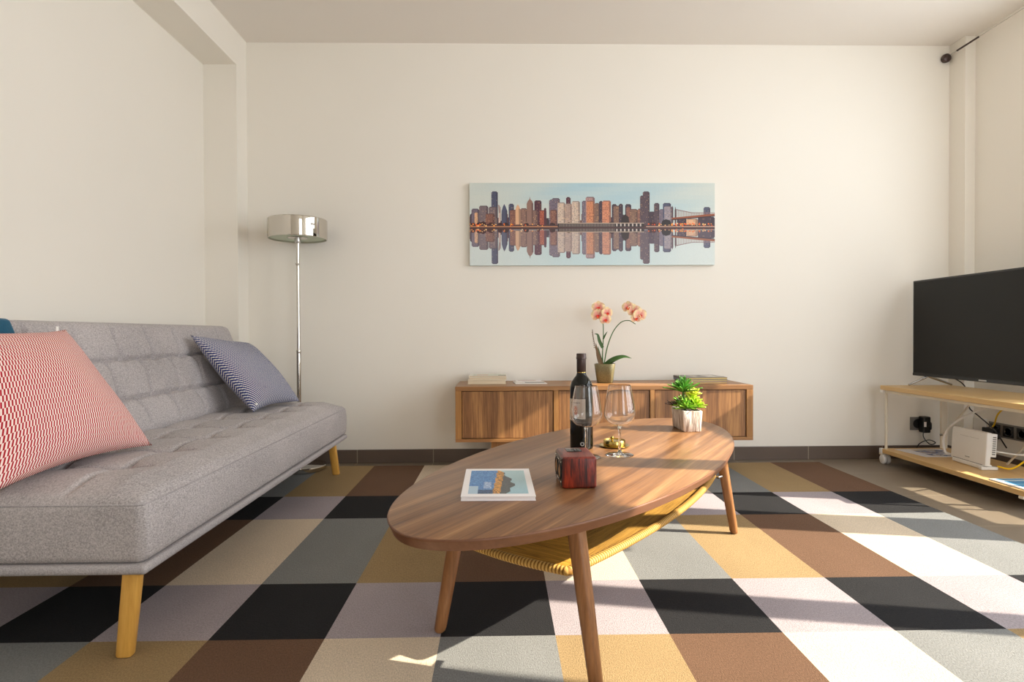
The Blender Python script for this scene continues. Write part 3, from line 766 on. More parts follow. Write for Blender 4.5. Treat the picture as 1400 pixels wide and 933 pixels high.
def flower(c, d, size, seed):
    r = random.Random(seed); c = Vector(c); d = Vector(d).normalized()
    up = Vector((0, 0, 1)); a = d.cross(up).normalized(); b = a.cross(d).normalized()
    if d.dot(a.cross(b)) < 0: a = -a
    mb = MB()
    def petal(ang, L, W, lift, pink):
        dirv = a * math.cos(ang) + b * math.sin(ang); sd = d.cross(dirv)
        for s_ in (1, -1):
            def f(u, v):
                w = W * max(.06, math.sin(PI * (v * .88 + .07)) ** .65); x = (u - .5) * 2
                return tuple(c + dirv * L * v + sd * x * w + d * (lift * math.sin(v * PI * .8) - abs(x) * w * .15 * (1 - v) + s_ * .0004 + .003 * math.sin(8 * x + seed) * v))
            def cf(u, v):
                x = abs(u - .5) * 2; k = max(0, 1 - v * 1.25) * pink; k = min(1, k * .8 + pink * .3 * max(0, 1 - abs(v - .4) * 3) * (1 - x))
                return lin(cmix((250, 226, 178), (226, 96, 122), min(1, k)))
            mb.grid(f, 6, 8, colfn=cf, flip=s_ < 0)
    for ang, L, W, pk in ((PI / 2, .6, .26, .45), (PI / 2 + 2.2, .58, .24, .8), (PI / 2 - 2.2, .58, .24, .8)): petal(ang, L * size, W * size, .006, pk)
    for ang in (.22, PI - .22): petal(ang, .62 * size, .40 * size, .009, .75)
    mb.uv = {}
    fl = obj('flower', mb, M['petal'], t, angle=180)
    lp = MB()
    for ang, L in ((-PI / 2, .30), (-PI / 2 + .8, .2), (-PI / 2 - .8, .2)):
        dirv = a * math.cos(ang) + b * math.sin(ang); sd = d.cross(dirv)
        lp.grid(lambda u, v: tuple(c + d * (.004 + .012 * math.sin(v * 2.4)) + dirv * L * size * v + sd * (u - .5) * .22 * size * math.sin(PI * (v * .8 + .15))), 4, 6, colfn=lambda u, v: lin(cmix((222, 50, 60), (236, 150, 70), v if v > .5 else 0)))
    lp.uv = {}; obj('lip', lp, M['petal'], fl, angle=180)
for k, (px, pz, dy, dx, sz) in enumerate(((.555, .925, -1, -.15, .062), (.553, .880, -1, -.25, .064), (.600, .893, -1, .6, .058), (.592, .855, -1, .1, .054),
                                          (.722, .925, -1, -.5, .058), (.752, .905, -1, -.1, .064), (.783, .880, -1, .45, .068), (.762, .862, -1, 0, .05))):
    flower((px, 3.385 - .004 * k, pz), (dx * .6, dy, -.15), sz, k)

# ------------------------------------------------------------------ coffee table
TC = Vector((.320, 1.868, 0)); TA = math.radians(57.4); TD = Vector((math.cos(TA), math.sin(TA), 0)); TN = Vector((TD.y, -TD.x, 0))
TZ = .400
t = thing('coffee_table', 'oval walnut coffee table with woven cord shelf on checked rug', 'table', (TC.x, TC.y, 0))
def oval(L, W, n=120, ex=1.909):
    out = []
    for k in range(n):
        a = 2 * PI * k / n; c, s_ = math.cos(a), math.sin(a)
        p = TC + TD * L * math.copysign(abs(c) ** (2 / ex), c) - TN * W * math.copysign(abs(s_) ** (2 / ex), s_); out.append((p.x, p.y))
    return out
def ovring(d, z): return [(x, y, z) for x, y in oval(.9 - d, .356 - d)]
rs = [ovring(.014, TZ - .0235), ovring(.010, TZ - .0235), ovring(.0015, TZ - .006), ovring(0, TZ - .003), ovring(.0008, TZ - .0008), ovring(.003, TZ)]
mb = rings(MB(), rs, 1); mb.mi[-1] = 0
obj('tabletop', mb, [M['table_top'], M['table_edge']], t, angle=50)
feet = dict(A=((-.160, 1.543), (-.094, 1.536)), B=((.203, 1.263), (.162, 1.318)), C=((.894, 2.275), (.832, 2.277)), D=((.529, 2.555), (.563, 2.498)))
for k, (f, h) in feet.items():
    a = Vector((*f, RZ)); b = Vector((*h, TZ - .0235)); mb = MB()
    n = 24; rs = []
    for q, rr in ((0, .010), (.012, .0140), (.03, .0156), (.45, .0176), (.8, .0190), (1, .0188)):
        p = a.lerp(b, q); ring = []
        for j in range(n):
            th = 2 * PI * j / n; pw = 2 + 1.3 * q
            r = rr / (abs(math.cos(th)) ** pw + abs(math.sin(th)) ** pw) ** (1 / pw)
            o = TD * math.cos(th) * r + TN * -math.sin(th) * r; ring.append((p.x + o.x, p.y + o.y, p.z))
        rs.append(ring)
    lg = obj('leg', rings(mb, rs), M['table_leg'], t, angle=45)
    br = a.lerp(b, .60); inward = (Vector((.36, 1.90, br.z)) - br).normalized()
    q = br + inward * .026
    obj('bracket', MB().tube([tuple(br + inward * .012), tuple(q + inward * .02)], .006, 10), M['steel'], lg)
# woven shelf
SH = .236
cA, cB, cC, cD = Vector((-.078, 1.530, SH)), Vector((.150, 1.352, SH)), Vector((.806, 2.262, SH)), Vector((.578, 2.440, SH))
def shelf_pt(u, v):
    # u along the table from A-B to D-C, v from the A-D side to the B-C side
    p = cA * (1 - u) * (1 - v) + cB * (1 - u) * v + cC * u * v + cD * u * (1 - v)
    bul = .052 * math.sin(PI * u) ** .8
    p = p + TN * bul * (2 * v - 1) - TD * .012 * math.sin(PI * v) * (1 - u) ** 3 + TD * .012 * math.sin(PI * v) * u ** 3
    return p
mb = MB()
mb.grid(lambda u, v: tuple(shelf_pt(u, v) + Vector((0, 0, -.012 * math.sin(PI * u) * math.sin(PI * v)))), 40, 16)
mb.grid(lambda u, v: tuple(shelf_pt(u, v) + Vector((0, 0, -.006 - .012 * math.sin(PI * u) * math.sin(PI * v)))), 40, 16, flip=True)
mb.uv = {}
sh = obj('woven_shelf', mb, M['weave_long'], t, angle=180)
rim = [tuple(shelf_pt(i / 40, 0)) for i in range(40)] + [tuple(shelf_pt(1, i / 14)) for i in range(14)] + [tuple(shelf_pt(1 - i / 40, 1)) for i in range(40)] + [tuple(shelf_pt(0, 1 - i / 14)) for i in range(14)]
def wrapped_rim(pts, r0):
    P = [Vector(p) for p in pts]; out = []; rad = []
    m = len(P)
    for i in range(m):
        a, b = P[i], P[(i + 1) % m]; k = max(1, int((b - a).length / .0022))
        for j in range(k): out.append(tuple(a.lerp(b, j / k))); rad.append(r0 * (1 + .08 * ((len(out) // 2) % 2)))
    return out, rad
pp, rr = wrapped_rim(rim, .0115)
if len(pp) % 2: pp, rr = pp[:-1], rr[:-1]
rmb = MB().tube(pp, rr, 10, closed=True, flat=.85)
rmb.c = [lin((204, 164, 90)) if (i // 10) % 4 < 2 else lin((146, 104, 44)) for i in range(len(rmb.c))]
obj('rim', rmb, M['cord'], sh, angle=180)
for flip in (0, 1):
    # the fan of cords crossing each end of the seat
    def fan(u, v):
        a = .30 * (1 - abs(2 * v - 1)) * u
        uu = a if not flip else 1 - a
        return tuple(shelf_pt(uu, v) + Vector((0, 0, .0075 - .012 * math.sin(PI * uu) * math.sin(PI * v))))
    mb = MB().grid(fan, 8, 24, flip=bool(flip)); mb.uv = {}
    obj('end_weave', mb, M['weave_cross'], sh, angle=180)

TT = TZ + .0006
# ------------------------------------------------------------------ wine bottle
bx, by = .2645, 1.955
t = thing('wine_bottle', 'dark wine bottle with cream label behind left wine glass on table', 'bottle', (bx, by, TT))
prof = [(0, .004), (.028, .001), (.034, 0), (.0370, .003), (.0375, .008), (.0375, .190), (.0368, .203), (.033, .217), (.025, .229), (.0175, .238), (.0150, .246), (.0143, .256), (.0143, .300), (0, .300)]
obj('body', MB().lathe(prof, (bx, by, TT), 48), M['bottle'], t, angle=60)
obj('foil_capsule', MB().lathe([(.0148, .249), (.0152, .2495), (.0152, .291), (.0166, .292), (.0168, .296), (.0164, .300), (.0160, .3005), (.0160, .308), (.0148, .3105), (0, .3105)], (bx, by, TT), 32, cap=False), M['foil'], t, angle=50)
obj('foil_band', MB().lathe([(.0149, .2478), (.0154, .248), (.0154, .2498), (.0149, .25)], (bx, by, TT), 32, cap=False), M['brass'], t)
lb = MB(); r0 = .0378
def lp(a, z, k=0): a = math.radians(a) - PI / 2; return (bx + (r0 + k * 6e-5) * math.cos(a), by + (r0 + k * 6e-5) * math.sin(a), TT + z)
lb.grid(lambda u, v: lp(-112 + 124 * u, .094 + .070 * v), 30, 6, col=lin((216, 206, 194)))
def lrect(a0, a1, z0, z1, col, k=2): lb.grid(lambda u, v: lp(a0 + (a1 - a0) * u, z0 + (z1 - z0) * v, k), 4, 1, col=lin(col))
for i in range(24):
    th = 2 * PI * i / 24; th2 = 2 * PI * (i + 1) / 24
    for r_, col, kk in ((1, (206, 150, 120), 1), (.72, (196, 96, 70), 2), (.45, (226, 170, 110), 3), (.22, (150, 62, 56), 4)):
        c0 = (-42, .125); w, h = 17 * r_, .018 * r_
        pts = [lp(c0[0], c0[1], kk), lp(c0[0] + w * math.cos(th), c0[1] + h * math.sin(th), kk), lp(c0[0] + w * math.cos(th2), c0[1] + h * math.sin(th2), kk)]
        lb.quad(pts, lin(col))
for i in range(9): lrect(-66 + i * 6, -62.5 + i * 6, .150, .154, (120, 104, 92))
for i in range(12): lrect(-70 + i * 6, -66 + i * 6, .100, .1015, (150, 134, 120))
lb.uv = {}
obj('label', lb, M['label'], t, angle=180)
em = MB()
for i in range(7):
    a = 2 * PI * i / 7; da, dz = 8 * math.cos(a), .005 * math.sin(a)
    em.quad([lp(-4 + da + s_ * 2.6, .020 + dz + q * .0016, 1) for s_, q in ((-1, -1), (1, -1), (1, 1), (-1, 1))], lin((190, 190, 188)))
obj('emblem', em, M['label'], t, smooth=False)
# ------------------------------------------------------------------ wine glasses
def wine_glass(x, y, label):
    t = thing('wine_glass', label, 'glass', (x, y, TT), 'wine glasses on the coffee table')
    out = [(.004, .090), (.012, .0915), (.028, .0965), (.040, .106), (.0465, .118), (.0478, .128), (.0468, .142), (.0425, .170), (.0375, .196), (.0335, .2155)]
    sm = [(p[0], p[2]) for p in catmull([(r, 0, z) for r, z in out], 4)]
    inn = [(max(0, r - .0011), z + .0013) for r, z in sm]
    prof = sm + [(sm[-1][0] - .0004, sm[-1][1] + .0006)] + inn[::-1]
    prof[0] = (.0, .0895); prof[-1] = (0, .0925)
    obj('bowl', MB().lathe(prof, (x, y, TT), 56, cap=False), M['glass'], t, angle=60)
    st = [(.0085, .006), (.0055, .012), (.0042, .022), (.0037, .05), (.0038, .075), (.0048, .084), (.0068, .0893), (0, .0895)]
    obj('stem', MB().lathe([(0, .006)] + st, (x, y, TT), 28), M['glass_solid'], t, angle=60)
    obj('foot', MB().lathe([(0, 0), (.041, 0), (.0425, .0008), (.042, .0018), (.028, .0032), (.012, .0052), (.0082, .0062), (0, .0062)], (x, y, TT), 48), M['glass_solid'], t, angle=40)
wine_glass(.260, 1.815, 'left empty wine glass standing in front of the bottle on coffee table')
wine_glass(.367, 1.840, 'right empty wine glass standing in front of the brass dish on coffee table')
# ------------------------------------------------------------------ brass holder
hx, hy = .378, 1.985
t = thing('brass_dish', 'small round brass lidded dish behind right wine glass on table', 'dish', (hx, hy, TT))
obj('plate', MB().lathe([(0, 0), (.042, 0), (.050, .003), (.0505, .0045), (.049, .005), (.041, .0022), (0, .0022)], (hx, hy, TT), 48), M['brass'], t, angle=40)
obj('drum', MB().lathe([(.0, .0022), (.036, .0022), (.0365, .0035), (.0365, .020), (.0355, .0212), (.0345, .0208), (.034, .0185), (0, .018)], (hx, hy, TT), 48), M['brass'], t, angle=40)
obj('knob', MB().lathe([(0, .0178), (.003, .018), (.003, .0205), (.006, .023), (.0066, .026), (.005, .030), (0, .031)], (hx - .004, hy + .018, TT), 20), M['brass'], t, angle=50)
# ------------------------------------------------------------------ bluetooth speaker
t = thing('box_speaker', 'small red rosewood cube speaker with two drivers on coffee table', 'speaker', (.188, 1.50, TT))
SR = Matrix.Rotation(.035, 3, 'Z'); sc = Vector((.188, 1.502, TT + .0385))
def sp(mb): mb.v = [tuple(SR @ (Vector(p) - sc) + sc) for p in mb.v]; return mb
mb = MB().rbox(tuple(sc), (.042, .063, .0385), .007, (2, 2, 2))
for i, f in enumerate(mb.f):
    zs = [mb.v[j][2] for j in f]; 
    if min(zs) > TT + .0385 * 2 - .0045: mb.mi[i] = 1
obj('cabinet', sp(mb), [M['rosewood'], M['rosewood_top']], t, angle=60)
fx = sc.x - .0422
obj('front_panel', sp(MB().rbox((fx, sc.y, sc.z), (.0015, .057, .033), .0012, (1, 1, 1))), M['black_gloss'], t)
RY = Matrix.Rotation(-PI / 2, 3, 'Y')
for sy in (-.029, .029):
    c = (fx - .0016, sc.y + sy, sc.z)
    dr = obj('driver', sp(MB().lathe([(.0, .002), (.006, .003), (.017, .0005), (.0185, .0005), (.0185, 0), (0, 0)], c, 32, R=RY)), M['gold_cone'], t)
    obj('driver_ring', sp(MB().lathe([(.018, 0), (.0182, .002), (.0215, .0024), (.0235, .0012), (.0235, 0)], c, 32, R=RY, cap=False)), M['black'], dr)
    for yy in (-.021, .021):
        for zz in (-.024, .024):
            obj('screw', sp(MB().lathe([(0, .0018), (.0018, .0014), (.0024, 0), (0, 0)], (fx - .0016, c[1] + yy, c[2] + zz), 12, R=RY)), M['chrome'], dr)
tp = obj('display_plate', sp(MB().rbox((sc.x - .002, sc.y + .024, sc.z + .0390), (.019, .021, .0010), .0008, (1, 1, 1))), M['black_gloss'], t)
m = MB()
for a in range(4):
    for b in range(3): m.box((sc.x - .016 + a * .0082, sc.y + .009 + b * .011, sc.z + .0399), (sc.x - .0115 + a * .0082, sc.y + .0105 + b * .011, sc.z + .0403))
obj('buttons', sp(m), M['grey_pl'], tp, smooth=False)
# ------------------------------------------------------------------ white book on the table
t = thing('photo_book', 'white photo book with blue harbour picture on cover on coffee table', 'book', (-.007, 1.48, TT))
Q = [(-.0905, 1.344), (.0785, 1.341), (.0755, 1.618), (-.0935, 1.620)]
def qp(u, v, z):
    a, b, c, d = [Vector((*p, 0)) for p in Q]; q = a * (1 - u) * (1 - v) + b * u * (1 - v) + c * u * v + d * (1 - u) * v; return (q.x, q.y, z)
def slab(z0, z1, ins=0):
    m = MB(); pts = [qp(ins, ins, 0), qp(1 - ins, ins, 0), qp(1 - ins, 1 - ins, 0), qp(ins, 1 - ins, 0)]
    return m.prism([(p[0], p[1]) for p in pts], z0, z1)
obj('pages', slab(TT + .0008, TT + .0085, .006), M['white_paper'], t, smooth=False)
obj('back_cover', slab(TT, TT + .0008), M['white_paper'], t, smooth=False)
fc = obj('front_cover', slab(TT + .0088, TT + .0102), M['white_paper'], t, smooth=False)
m = MB(); zc = TT + .0104
def reg(a, b):
    # u to the right, v to the far side, inside the photo's margins
    return qp(.09 + .82 * a, .08 + .84 * b, 0)
r = random.Random(5)
def hillx(v): return .62 + .06 * math.sin(v * 5) + .10 * v * (1 - v) * 4 + .03 * math.sin(v * 23)
N, K = 44, 40
for i in range(N):
    for j in range(K):
        u0, u1, v0, v1 = i / N, (i + 1) / N, j / K, (j + 1) / K; u, v = (u0 + u1) / 2, (v0 + v1) / 2
        hx_ = hillx(v); gx = .42 + .10 * v
        if u > hx_: c = cmix((150, 190, 204), (186, 212, 214), v * .6 + .2 * r.random())
        elif u > gx + .11: c = cmix((62, 70, 78), (84, 88, 88), r.random())
        elif u > gx - .02: c = cmix((226, 160, 66), (120, 84, 52), r.random() ** 2)
        else:
            c = cmix((50, 110, 176), (112, 168, 214), r.random() * .8)
            if v < .14 and u > .1: c = cmix((36, 64, 98), (60, 100, 140), r.random())
            if .26 < u < .39 and .2 < v < .48: c = cmix((120, 150, 196), (190, 206, 226), r.random())
            if v < .3 and u < .15: c = (170, 196, 214)
        p = [reg(u0, v0), reg(u1, v0), reg(u1, v1), reg(u0, v1)]
        m.quad([(q[0], q[1], zc) for q in p], lin(c))
obj('cover_photo', m, M['col'], fc, smooth=False)
# ------------------------------------------------------------------ succulent planter
px0, px1, py0, py1 = .690, .766, 2.252, 2.412
pc = ((px0 + px1) / 2, (py0 + py1) / 2)
t = thing('succulent_planter', 'whitewashed rectangular planter of green succulents at far end of table', 'plant', (pc[0], pc[1], TT))
def rring(ins, z, n=12):
    a, b = (px1 - px0) / 2 - ins, (py1 - py0) / 2 - ins; r = .008; out = []
    for qx, qy, a0 in ((1, 1, 0), (-1, 1, PI / 2), (-1, -1, PI), (1, -1, 1.5 * PI)):
        for k in range(n // 2):
            th = a0 + PI / 2 * k / (n // 2 - 1); out.append((pc[0] + qx * (a - r) + r * math.cos(th), pc[1] + qy * (b - r) + r * math.sin(th), z))
    return out
obj('pot', rings(MB(), [rring(.006, TT), rring(.004, TT + .003), rring(.000, TT + .078), rring(.002, TT + .0805), rring(.005, TT + .0805), rring(.006, TT + .070)]), M['bark'], t, angle=60)
obj('soil', rings(MB(), [rring(.0062, TT + .0702), rring(.007, TT + .0735)]), M['soil'], t)
def rosette(name, c, n, L, w, cols, el0, el1, seed, fold=.35, droop=0, axis=None):
    r = random.Random(seed); mb = MB(); c = Vector(c)
    for k in range(n):
        f = (k + .5) / n; az = k * 2.39996 + r.random() * .4; el = el0 + (el1 - el0) * f + r.uniform(-.1, .1); l = L * (.75 + .4 * r.random()) * (1 - .25 * f)
        d = Vector((math.cos(az) * math.cos(el), math.sin(az) * math.cos(el), math.sin(el)))
        if axis: d = (d + Vector(axis) * .5).normalized()
        p0 = c + Vector((0, 0, .0)); p1 = c + d * l * .5; p2 = c + d * l + Vector((0, 0, -droop * l))
        col = lin(cmix(cols[0], cols[1], r.random()))
        leafmesh(mb, [tuple(p0), tuple(p1), tuple(p2)], w * (.8 + .4 * r.random()), fold, col, .8, 4, th=w * .3)
    return obj(name, mb, M['succ'], t, angle=180)
zp = TT + .074
obj('stalk', MB().tube([(.722, 2.33, zp - .002), (.715, 2.325, zp + .05), (.712, 2.325, zp + .085)], .005, 8), M['stem'], t)
rosette('spiky_rosette', (.712, 2.325, zp + .072), 46, .078, .0065, ((64, 120, 40), (120, 190, 80)), .15, 1.45, 1, .5, .05)
rosette('yellow_rosette', (.742, 2.322, zp + .035), 44, .048, .0085, ((150, 190, 40), (236, 236, 110)), .0, 1.5, 2)
rosette('yellow_rosette', (.746, 2.30, zp + .062), 24, .036, .008, ((190, 206, 60), (240, 236, 130)), .1, 1.5, 12)
rosette('green_rosette', (.712, 2.290, zp + .012), 50, .050, .0075, ((92, 156, 40), (160, 206, 74)), .0, 1.45, 3)
rosette('green_rosette', (.752, 2.300, zp + .016), 40, .048, .0075, ((130, 184, 30), (198, 222, 70)), .0, 1.45, 4)
rosette('green_rosette', (.722, 2.36, zp + .016), 40, .050, .0075, ((80, 146, 50), (150, 200, 80)), .0, 1.4, 5)
rosette('dark_rosette', (.702, 2.372, zp + .008), 14, .048, .006, ((66, 54, 48), (110, 96, 84)), .3, 1.1, 6, .4, 0, (-.8, .1, 0))

# ------------------------------------------------------------------ tv stand
GX0, GX1, GY0, GY1 = 2.245, 2.655, 2.52, 3.50
t = thing('tv_stand', 'low oak and cream metal tv stand on castors along right wall', 'stand', (2.45, 2.9, 0))
obj('top_shelf', MB().box((GX0, GY0, .438), (GX1, GY1, .463)), M['oak'], t, smooth=False, bevel=.0015)
obj('lower_shelf', MB().box((GX0, GY0, .066), (GX1, GY1, .090)), M['oak'], t, smooth=False, bevel=.0015)
for yy in (GY1 - .012, GY0 + .012):
    obj('front_post', MB().tube([(GX0 + .026, yy - .004, .060), (GX0 + .026, yy - .004, .438)], .0078, 12), M['cream_metal'], t)
    obj('rear_post', MB().box((GX1 - .058, yy - .012, .060), (GX1 - .022, yy + .004, .438)), M['cream_metal'], t, smooth=False, bevel=.002)
    obj('end_rail', MB().box((GX0 + .006, yy - .008, .424), (GX1 - .02, yy + .006, .438)), M['cream_metal'], t, smooth=False, bevel=.002)
    obj('end_rail', MB().box((GX0 - .004, yy - .010, .066 - .012), (GX1 - .02, yy + .016, .066)), M['cream_metal'], t, smooth=False, bevel=.002)
obj('front_rail', MB().box((GX0 + .012, GY0 + .01, .422), (GX0 + .030, GY1 - .02, .438)), M['cream_metal'], t, smooth=False, bevel=.002)
for yy in (GY1 - .006,):
    obj('corner_clip', MB().rbox((GX0 + .010, yy - .004, .430), (.010, .014, .009), .003, (1, 1, 1)), M['white_pl'], t)
    obj('corner_clip', MB().rbox((GX0 + .003, yy - .003, .078), (.008, .012, .014), .003, (1, 1, 1)), M['white_pl'], t)
for pts in ([(GX1 - .05, 3.475, .165), (GX1 - .05, 3.215, .436)], [(GX1 - .05, 3.03, .092), (GX1 - .05, 2.715, .436)]):
    b_ = obj('brace', MB().tube(pts, .005, 10), M['cream_metal'], t)
    if pts[0][2] > .15: obj('bolt', MB().lathe([(0, .012), (.006, .010), (.007, 0), (0, 0)], (GX1 - .055, 3.478, .17), 12, R=Matrix.Rotation(-PI / 2, 3, 'Y')), M['steel'], b_)
for xx in (GX0 + .02, GX1 - .035):
    for yy in (GY1 - .016, GY0 + .03):
        if yy < 3 and xx < 2.4: xx += .10
        cs = obj('castor', MB().rbox((xx, yy, .048), (.010, .014, .010), .004, (1, 1, 1)), M['white_pl'], t)
        for s_ in (-1, 1):
            obj('castor_wheel', MB().lathe([(0, -.009), (.018, -.009), (.026, -.006), (.028, 0), (.026, .006), (.018, .009), (0, .009)], (xx + s_ * .0125, yy, .0285), 24, R=Matrix.Rotation(PI / 2, 3, 'Y')), M['white_pl'], cs, angle=50)
# ------------------------------------------------------------------ television
VX, VY0, VY1, VZ0, VZ1 = 2.478, 2.60, 3.555, .517, 1.083
t = thing('television', 'black flat screen television on splayed metal feet on oak stand', 'television', (2.5, 3.08, .463))
obj('bezel', MB().rbox((VX + .018, (VY0 + VY1) / 2, (VZ0 + VZ1) / 2), (.018, (VY1 - VY0) / 2, (VZ1 - VZ0) / 2), .004, (1, 2, 2)), M['black_gloss'], t, angle=50)
obj('back_housing', MB().rbox((VX + .048, (VY0 + VY1) / 2, .72), (.016, .34, .16), .012, (1, 2, 2)), M['black'], t)
obj('screen', MB().box((VX - .0008, VY0 + .010, VZ0 + .020), (VX + .001, VY1 - .010, VZ1 - .010)), M['screen'], t, smooth=False)
obj('bottom_trim', MB().box((VX - .0022, VY0 + .002, VZ0 + .001), (VX + .001, VY1 - .002, VZ0 + .017)), M['black_gloss'], t, smooth=False, bevel=.0008)
bd = obj('logo_badge', MB().box((VX - .0034, 3.005, VZ0 + .005), (VX - .002, 3.055, VZ0 + .0125)), M['steel'], t, smooth=False, bevel=.0005)
obj('indicator', MB().box((VX - .0014, VY1 - .0072, .905), (VX - .0003, VY1 - .0035, .925)), M['steel'], t, smooth=False)
for yy in (3.455, 2.655):
    m = MB()
    for xe in (2.385, 2.640):
        m.tube([(VX + .02, yy, VZ0 + .004), (VX + .02 + (xe - VX - .02) * .12, yy, VZ0 - .004), (xe, yy, .4685)], [.0085, .008, .0055], 10)
    obj('foot', m, M['steel'], t, angle=60)
# ------------------------------------------------------------------ router
t = thing('wifi_router', 'white upright internet router on lower shelf of tv stand', 'router', (2.43, 3.03, .090))
A_, B_ = Vector((2.412, 3.165, 0)), Vector((2.396, 2.915, 0)); al = (B_ - A_).normalized(); nn = Vector((al.y, -al.x, 0)); 
if nn.x > 0: nn = -nn
RM = Matrix((al, -nn, (0, 0, 1))).transposed()     # local x along the face, local y into the back
mid = (A_ + B_) / 2; hl = (B_ - A_).length / 2
tilt = Matrix.Rotation(-.06, 3, 'X')
def rt(mb, tl=True):
    out = []
    for p in mb.v:
        q = Vector(p)
        if tl: q = tilt @ q
        q = RM @ q; out.append((q.x + mid.x, q.y + mid.y, q.z + .0905 + .014))
    mb.v = out; return mb
def taper(P, nrm):
    P = P.copy(); P.x *= 1 + .04 * (P.z / .085) * (1 if P.x < 0 else -.6); return P
body = obj('body', rt(MB().rbox((0, .013, .088), (hl, .013, .084), .006, (2, 1, 2), fn=None)), M['white_pl'], t, angle=60)
obj('base', rt(MB().rbox((0, .022, -.003), (hl - .018, .026, .0105), .004, (2, 1, 1)), False), M['white_pl'], t)
obj('foot_bracket', rt(MB().rbox((hl - .012, .024, -.006), (.012, .040, .0075), .003, (1, 1, 1)), False), M['white_pl'], t)
m = MB()
for k in range(22): m.box((-.058 + k * .006, -.0004, .132), (-.0555 + k * .006, .001, .1335))
obj('indicator_lights', rt(m), M['grey_pl'], body, smooth=False)
m = MB()
for k in range(26): m.box((-hl + .02 + k * .0082, -.0006, .0075), (-hl + .026 + k * .0082, .001, .0105))
obj('vent_slots', rt(m), M['grey_pl'], body, smooth=False)
fc_ = bpy.data.curves.new('router_text', 'FONT'); fc_.body = 'HUAWEI'; fc_.size = .0085; fc_.align_x = 'CENTER'; fc_.extrude = .0001
to = bpy.data.objects.new('router_text', fc_); COL.objects.link(to)
me = bpy.data.meshes.new_from_object(to.evaluated_get(bpy.context.evaluated_depsgraph_get())); bpy.data.objects.remove(to)
m = MB(); m.add([(v.co.x, -.0006 - v.co.z, v.co.y + .026) for v in me.vertices], [tuple(p.vertices) for p in me.polygons])
obj('lettering', rt(m), M['black'], body, smooth=False)
pp_ = obj('port_panel', rt(MB().rbox((hl - .010, .036, .110), (.011, .014, .058), .003, (1, 1, 1))), M['white_pl'], t)
m = MB()
for k in range(9): m.box((hl + .0008, .028, .064 + k * .0105), (hl + .0016, .044, .070 + k * .0105))
obj('ports', rt(m), M['grey_pl'], pp_, smooth=False)
# ------------------------------------------------------------------ papers on the lower shelf
zs = .0906
r = random.Random(9)
dec = [(.30, .12, .9, .9, (176, 168, 170))]
for k in range(60):
    a, b = r.uniform(.28, .8), r.uniform(.1, .8); dec.append((a, b, a + r.uniform(.05, .2), b + r.uniform(.04, .12), r.choice([(60, 84, 150), (96, 122, 176), (150, 170, 204), (196, 176, 150), (214, 214, 220), (40, 60, 110)])))
o = leaflet('printed_sheet', 'x', [(2.330, 3.235), (2.510, 3.225), (2.575, 3.455), (2.300, 3.455)], zs, .0012, (226, 224, 228), dec)
tag(o, 'white printed sheet with blue pictures on lower shelf left of router', 'paper')
o = leaflet('booklet', 'x', [(2.262, 2.54), (2.42, 2.54), (2.42, 2.73), (2.262, 2.73)], zs, .005, (226, 226, 222), [(.12, .06, .95, .95, (70, 142, 190)), (.3, .2, .8, .5, (110, 176, 206)), (.12, .75, .95, .82, (206, 222, 226))])
tag(o, 'thin blue covered booklet on lower shelf right of router', 'booklet')
# ------------------------------------------------------------------ sockets and chargers
yb = YW
t = thing('wall_socket', 'grey single wall socket low on back wall behind tv stand', 'socket', (2.55, yb, .17))
obj('frame', MB().rbox((2.558, yb - .004, .215), (.042, .0038, .040), .002, (1, 1, 1)), M['grey_pl'], t)
obj('insert', MB().lathe([(0, 0), (.026, 0), (.028, .003), (0, .003)], (2.558, yb - .0078, .215), 28, R=Matrix.Rotation(PI / 2, 3, 'X')), M['black'], t)
t = thing('power_adapter', 'black plug adapter in socket on back wall with dangling cord', 'adapter', (2.585, yb - .03, .17))
pb = obj('body', MB().rbox((2.583, yb - .036, .214), (.022, .024, .049), .006, (1, 1, 1)), M['black'], t)
obj('sticker', MB().box((2.563, yb - .0607, .202), (2.577, yb - .0598, .232)), M['white_paper'], pb, smooth=False)
obj('round_plug', MB().lathe([(0, -.012), (.022, -.012), (.024, -.008), (.024, .010), (.018, .014), (0, .014)], (2.606, yb - .042, .205), 24, R=Matrix.Rotation(.9, 3, 'Z') @ Matrix.Rotation(PI / 2, 3, 'X')), M['black'], t)
obj('cord', MB().tube(catmull([(2.575, yb - .036, .166), (2.573, yb - .04, .14), (2.585, yb - .05, .112), (2.61, yb - .055, .094), (2.64, yb - .05, .105), (2.60, yb - .045, .120), (2.55, yb - .04, .098), (2.53, yb - .035, .06)], 6), .0028, 8), M['black'], t)
t = thing('socket_strip', 'long grey socket strip with black inserts on right wall behind router', 'socket', (XR, 3.2, .19))
ZS = .222
obj('frame', MB().rbox((XR - .004, 3.215, ZS), (.0038, .180, .040), .002, (1, 1, 1)), M['grey_pl'], t)
for k in range(4):
    yy = 3.348 - k * .088
    ins = obj('insert', MB().rbox((XR - .0088, yy, ZS), (.0018, .034, .031), .001, (1, 1, 1)), M['black'], t)
    obj('cup', MB().lathe([(.0, 0), (.018, 0), (.020, .0025), (.024, .003), (.026, 0)], (XR - .0106, yy, ZS), 24, R=RY, cap=False), M['black_gloss'], ins)
o = obj('wall_plate', MB().rbox((XR - .005, 3.46, .222), (.0045, .045, .048), .002, (1, 1, 1)), M['white_pl'], origin=(XR - .005, 3.46, .222))
tag(o, 'blank white wall plate beside socket strip on right wall', 'wall plate')
o = obj('power_adapter', MB().rbox((XR - .0305, 3.352, .200), (.022, .038, .030), .004, (1, 1, 1)), M['black'], origin=(XR - .034, 3.352, .2))
tag(o, 'black plug block in left end of long socket strip', 'adapter')
